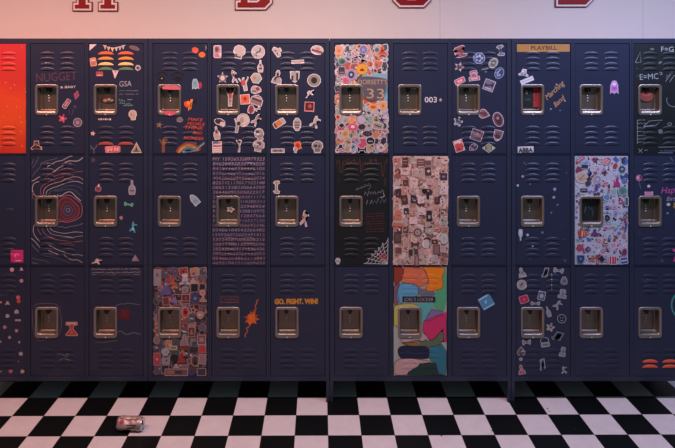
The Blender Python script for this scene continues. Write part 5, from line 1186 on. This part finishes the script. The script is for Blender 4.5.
# ------------------------------------------------------------------ block letters on the wall
def letter_parts(ch, W, H, T, S, d):
    """outline pieces of a block letter inset by d (all sizes in metres, origin bottom left); each a convex polygon"""
    P = []
    def rc(x0, x1, z0, z1): P.append([(x0 + d, z0 + d), (x1 - d, z0 + d), (x1 - d, z1 - d), (x0 + d, z1 - d)])
    F = .055                                   # serif height
    if ch == 'H':
        ft = W * .44
        for x in (0, W - ft):
            rc(x, x + ft, 0, F); rc(x, x + ft, H - F, H)
            m = x + ft / 2; rc(m - T / 2, m + T / 2, 0, H)
        rc(ft / 2, W - ft / 2, H / 2 - T / 2, H / 2 + T / 2)
    elif ch == 'D':
        c = S
        rc(0, .05, 0, F); rc(0, .05, H - F, H); rc(.018, .018 + T, 0, H)
        k = d * .4142
        def band(o, inn): P.append([o[0], o[1], inn[1], inn[0]])
        ox = [(0 + d, d), (W - c - k, d), (W - d, c + k), (W - d, H - c - k), (W - c - k, H - d), (0 + d, H - d)]
        i0 = T * .86; c2 = S * .55; x2 = W - T
        ix = [(d + .0, i0 - d), (x2 - c2 + k, i0 - d), (x2 + d, i0 + c2 - k), (x2 + d, H - i0 - c2 + k), (x2 - c2 + k, H - i0 + d), (d, H - i0 + d)]
        for i in range(5): P.append([ox[i], ox[i + 1], ix[i + 1], ix[i]])
    elif ch == 'O':
        c = S; k = d * .4142
        def ring(x0, x1, z0, z1, c, k): return [(x0 + c + k, z0), (x1 - c - k, z0), (x1, z0 + c + k), (x1, z1 - c - k), (x1 - c - k, z1), (x0 + c + k, z1), (x0, z1 - c - k), (x0, z0 + c + k)]
        o = ring(d, W - d, d, H - d, c - d, k); T2 = T * .86
        i_ = ring(T - d, W - T + d, T2 - d, H - T2 + d, c * .55 + d, -k)
        for i in range(8): P.append([o[i], o[(i + 1) % 8], i_[(i + 1) % 8], i_[i]])
    return P
LRED = paint('letter_red', '8e0f16', .2, .02); LRIM = paint('letter_rim', '7a1f2a', .25, .02); LPALE = paint('letter_pale', 'e8dcd8', .3, .02)
def letter(ch, px0, px1, pyb, label, T=.072, S=.04, H=.36):
    x0, x1, z0 = WX(px0), WX(px1), WZ(pyb); W = x1 - x0
    e = bpy.data.objects.new('block_letter', None); C.objects.link(e); e.location = ((x0 + x1) / 2, WY, z0)
    tag(e, label, 'letter', 'block letters on the wall')
    for nm, d, y0, y1, m in (('letter_rim', 0, .0002, .008, LRIM), ('letter_border', .006, .0075, .0100, LPALE), ('letter_face', .0165, .0095, .013, LRED)):
        bm = bmesh.new()
        for pi_, poly in enumerate(letter_parts(ch, W, H, T, S, d)):
            yy = y1 + pi_ * .00006
            fr = [bm.verts.new((x0 + x, WY - yy, z0 + z)) for x, z in poly]; bk = [bm.verts.new((x0 + x, WY - y0 + pi_ * .000001 + .0012, z0 + z)) for x, z in poly]
            n = len(poly); bm.faces.new(fr); bm.faces.new(bk[::-1])
            for i in range(n): bm.faces.new((fr[i], bk[i], bk[(i + 1) % n], fr[(i + 1) % n]))
        bmesh.ops.recalc_face_normals(bm, faces=bm.faces)
        link_mesh(nm, bm, [m], e)
letter('H', 73, 118.5, 11.6, 'red block letter H with two serif feet, leftmost letter on the wall')
letter('D', 235, 273, 10.6, 'red block letter D on the wall, second from the left')
letter('O', 392, 431, 8.3, 'red octagonal block letter O on the wall, third from the left')
letter('D', 554.5, 593, 7.6, 'dark red block letter D on the wall, rightmost letter')

# ------------------------------------------------------------------ crushed can on the floor
def can():
    L_, R = .118, .031
    e = bpy.data.objects.new('drink_can', None); C.objects.link(e)
    px, py = 130.0, 431.0
    Zd = 560 * EYE / (py - 74.5); e.location = ((px - 322) * Zd / 560, Zd - DIST + .01, 0)
    e.rotation_euler = (0, 0, math.radians(-4))
    tag(e, 'crushed silver drink can with a red mark lying on the checkered floor', 'can')
    def dent(p):
        x, y, z = p
        t = x / L_
        k = 1 - .16 * math.exp(-((t + .05) / .16) ** 2) * (1 + math.sin(3 * math.atan2(z, y) + 1)) - .08 * math.exp(-((t - .22) / .08) ** 2) * (1 + math.sin(4 * math.atan2(z, y)))
        return (x + .004 * math.sin(5 * z / R * 1.0) * abs(t), y * k, z * k)
    def loft(prof, seg=40, dn=True):
        bm = bmesh.new(); rg = []
        for x, r in prof:
            rg.append([bm.verts.new(dent((x, r * math.cos(2 * PI * i / seg), r * math.sin(2 * PI * i / seg)))) for i in range(seg)])
        for a, b in zip(rg, rg[1:]):
            for i in range(seg):
                f = bm.faces.new((a[i], a[(i + 1) % seg], b[(i + 1) % seg], b[i])); f.smooth = True
        return bm, rg
    def add(name, bm, mats, lab=None, par=None):
        for v in bm.verts: v.co.z += R * .93
        o = link_mesh(name, bm, mats); o.parent = par or e
        if lab: o['label'] = lab
        return o
    silver = paint('can_silver', 'a08f8d', .45, .08, 120, .25, .5)
    prof = [(-.059, .004), (-.056, .018), (-.0595, .024), (-.057, .0262), (-.050, .030)] + [(-.050 + .0055 * i, .031) for i in range(1, 18)] + [(.050, .0295), (.0555, .0262)]
    bm, rg = loft(prof); bm.faces.new(rg[0][::-1])
    bmesh.ops.recalc_face_normals(bm, faces=bm.faces)
    body = add('can_body', bm, [silver])
    bm, rg = loft([(.0555, .0262), (.0575, .0275), (.059, .0268), (.0585, .0250), (.055, .0238), (.0545, .015), (.0548, .002)]); bm.faces.new(rg[-1])
    bmesh.ops.recalc_face_normals(bm, faces=bm.faces)
    lid = add('can_lid', bm, [paint('can_aluminium', 'e2dcdb', .22, .03, 200, .05, .8)], 'bright rimmed can lid')
    bm = bmesh.new()
    ov = [bm.verts.new((.0575, .007 * math.cos(t), .006 + .011 * math.sin(t))) for t in [i * 2 * PI / 14 for i in range(14)]]
    f = bm.faces.new(ov); g = bmesh.ops.extrude_face_region(bm, geom=[f])
    for v in [q for q in g['geom'] if isinstance(q, bmesh.types.BMVert)]: v.co.x -= .0015
    add('pull_tab', bm, [DARKM], None, lid)
    # printed marks wrap round the can: cylinder patches
    def patch(name, x0, x1, a0, a1, col, lab):
        bm = bmesh.new(); nx, na = 8, 10; g = []
        for i in range(nx + 1):
            row = []
            for j in range(na + 1):
                x = x0 + (x1 - x0) * i / nx; a = math.radians(a0 + (a1 - a0) * j / na)
                row.append(bm.verts.new(dent((x, -.0316 * math.cos(a), .0316 * math.sin(a)))))
            g.append(row)
        for i in range(nx):
            for j in range(na):
                u, v = (i + .5) / nx * 2 - 1, (j + .5) / na * 2 - 1
                if name == 'red_mark' and u * u + v * v > 1: continue
                bm.faces.new((g[i][j], g[i + 1][j], g[i + 1][j + 1], g[i][j + 1]))
        bmesh.ops.delete(bm, geom=[v for v in bm.verts if not v.link_faces], context='VERTS')
        o = add(name, bm, [ink(col)], lab, body)
    patch('red_mark', -.043, -.022, 25, 62, 'a01c22', 'red round mark')
    patch('printed_band', -.012, .038, 12, 22, '38262a', 'dark line of print')
    patch('printed_band', -.006, .032, -12, 2, '38262a', 'dark line of print')
    patch('printed_band', -.046, .048, 62, 74, '6d5558', 'dull upper band of print')
can()

# a few crumbs lying on the tiles
for i, (px, py, s) in enumerate(((547.5, 409, .0034), (549.5, 411.5, .0026), (492, 431, .0030), (441.5, 436, .0036), (575, 429.5, .0024))):
    Zd = 560 * EYE / (py - 74.5)
    bm = bmesh.new(); bmesh.ops.create_icosphere(bm, subdivisions=2, radius=s)
    rr_ = random.Random(i)
    for v in bm.verts: v.co *= rr_.uniform(.7, 1.2); v.co.z *= .6
    mz = min(v.co.z for v in bm.verts)
    for v in bm.verts: v.co.z -= mz
    o = link_mesh('crumb', bm, [ink('3a2f2c')], loc=((px - 322) * Zd / 560, Zd - DIST, 0))
    tag(o, ['dark crumb on the white tile right of the front leg, larger of two', 'smaller dark crumb beside the larger one on the same white tile', 'dark crumb on the floor left of the right hand front leg',
            'dark crumb on the white tile at the bottom edge right of centre', 'tiny dark speck on a black tile at lower right'][i], 'crumb', 'crumbs on the floor')

# ------------------------------------------------------------------ light, camera
def area(name, loc, sx, sy, power, col, target=None):
    l = bpy.data.lights.new(name, 'AREA'); l.shape = 'RECTANGLE'; l.size = sx; l.size_y = sy; l.energy = power; l.color = col
    o = bpy.data.objects.new(name, l); C.objects.link(o); o.location = loc
    if target:
        o.rotation_euler = (Vector(target) - Vector(loc)).to_track_quat('-Z', 'Y').to_euler()
    return o
area('ceiling_light_warm', (-1.85, -.84, 2.52), 1.3, .16, 37, (1, .43, .35))
area('ceiling_light_middle', (-.1, -.84, 2.52), 1.3, .16, 32, (1, .68, .64))
area('ceiling_light_cool', (1.85, -.84, 2.52), 1.3, .16, 38, (.55, .60, 1))
wd = bpy.data.worlds.new('room'); SC.world = wd; wd.use_nodes = True
wd.node_tree.nodes['Background'].inputs[0].default_value = (.42, .62, .68, 1)
wd.node_tree.nodes['Background'].inputs[1].default_value = .17

cam = bpy.data.cameras.new('camera'); co = bpy.data.objects.new('camera', cam); C.objects.link(co)
co.location = (CAMX, -DIST, EYE); co.rotation_euler = (PI / 2, 0, 0)
cam.sensor_width = 36; cam.lens = 36 * 560 / 675
cam.shift_x = (337.5 - 322) / 675; cam.shift_y = -(224 - 74.5) / 675
SC.camera = co
SC.view_settings.view_transform = 'Standard'; SC.view_settings.look = 'None'
SC.view_settings.exposure = .22; SC.view_settings.gamma = 1
SC.view_settings.use_curve_mapping = False
SC.cycles.use_denoising = True
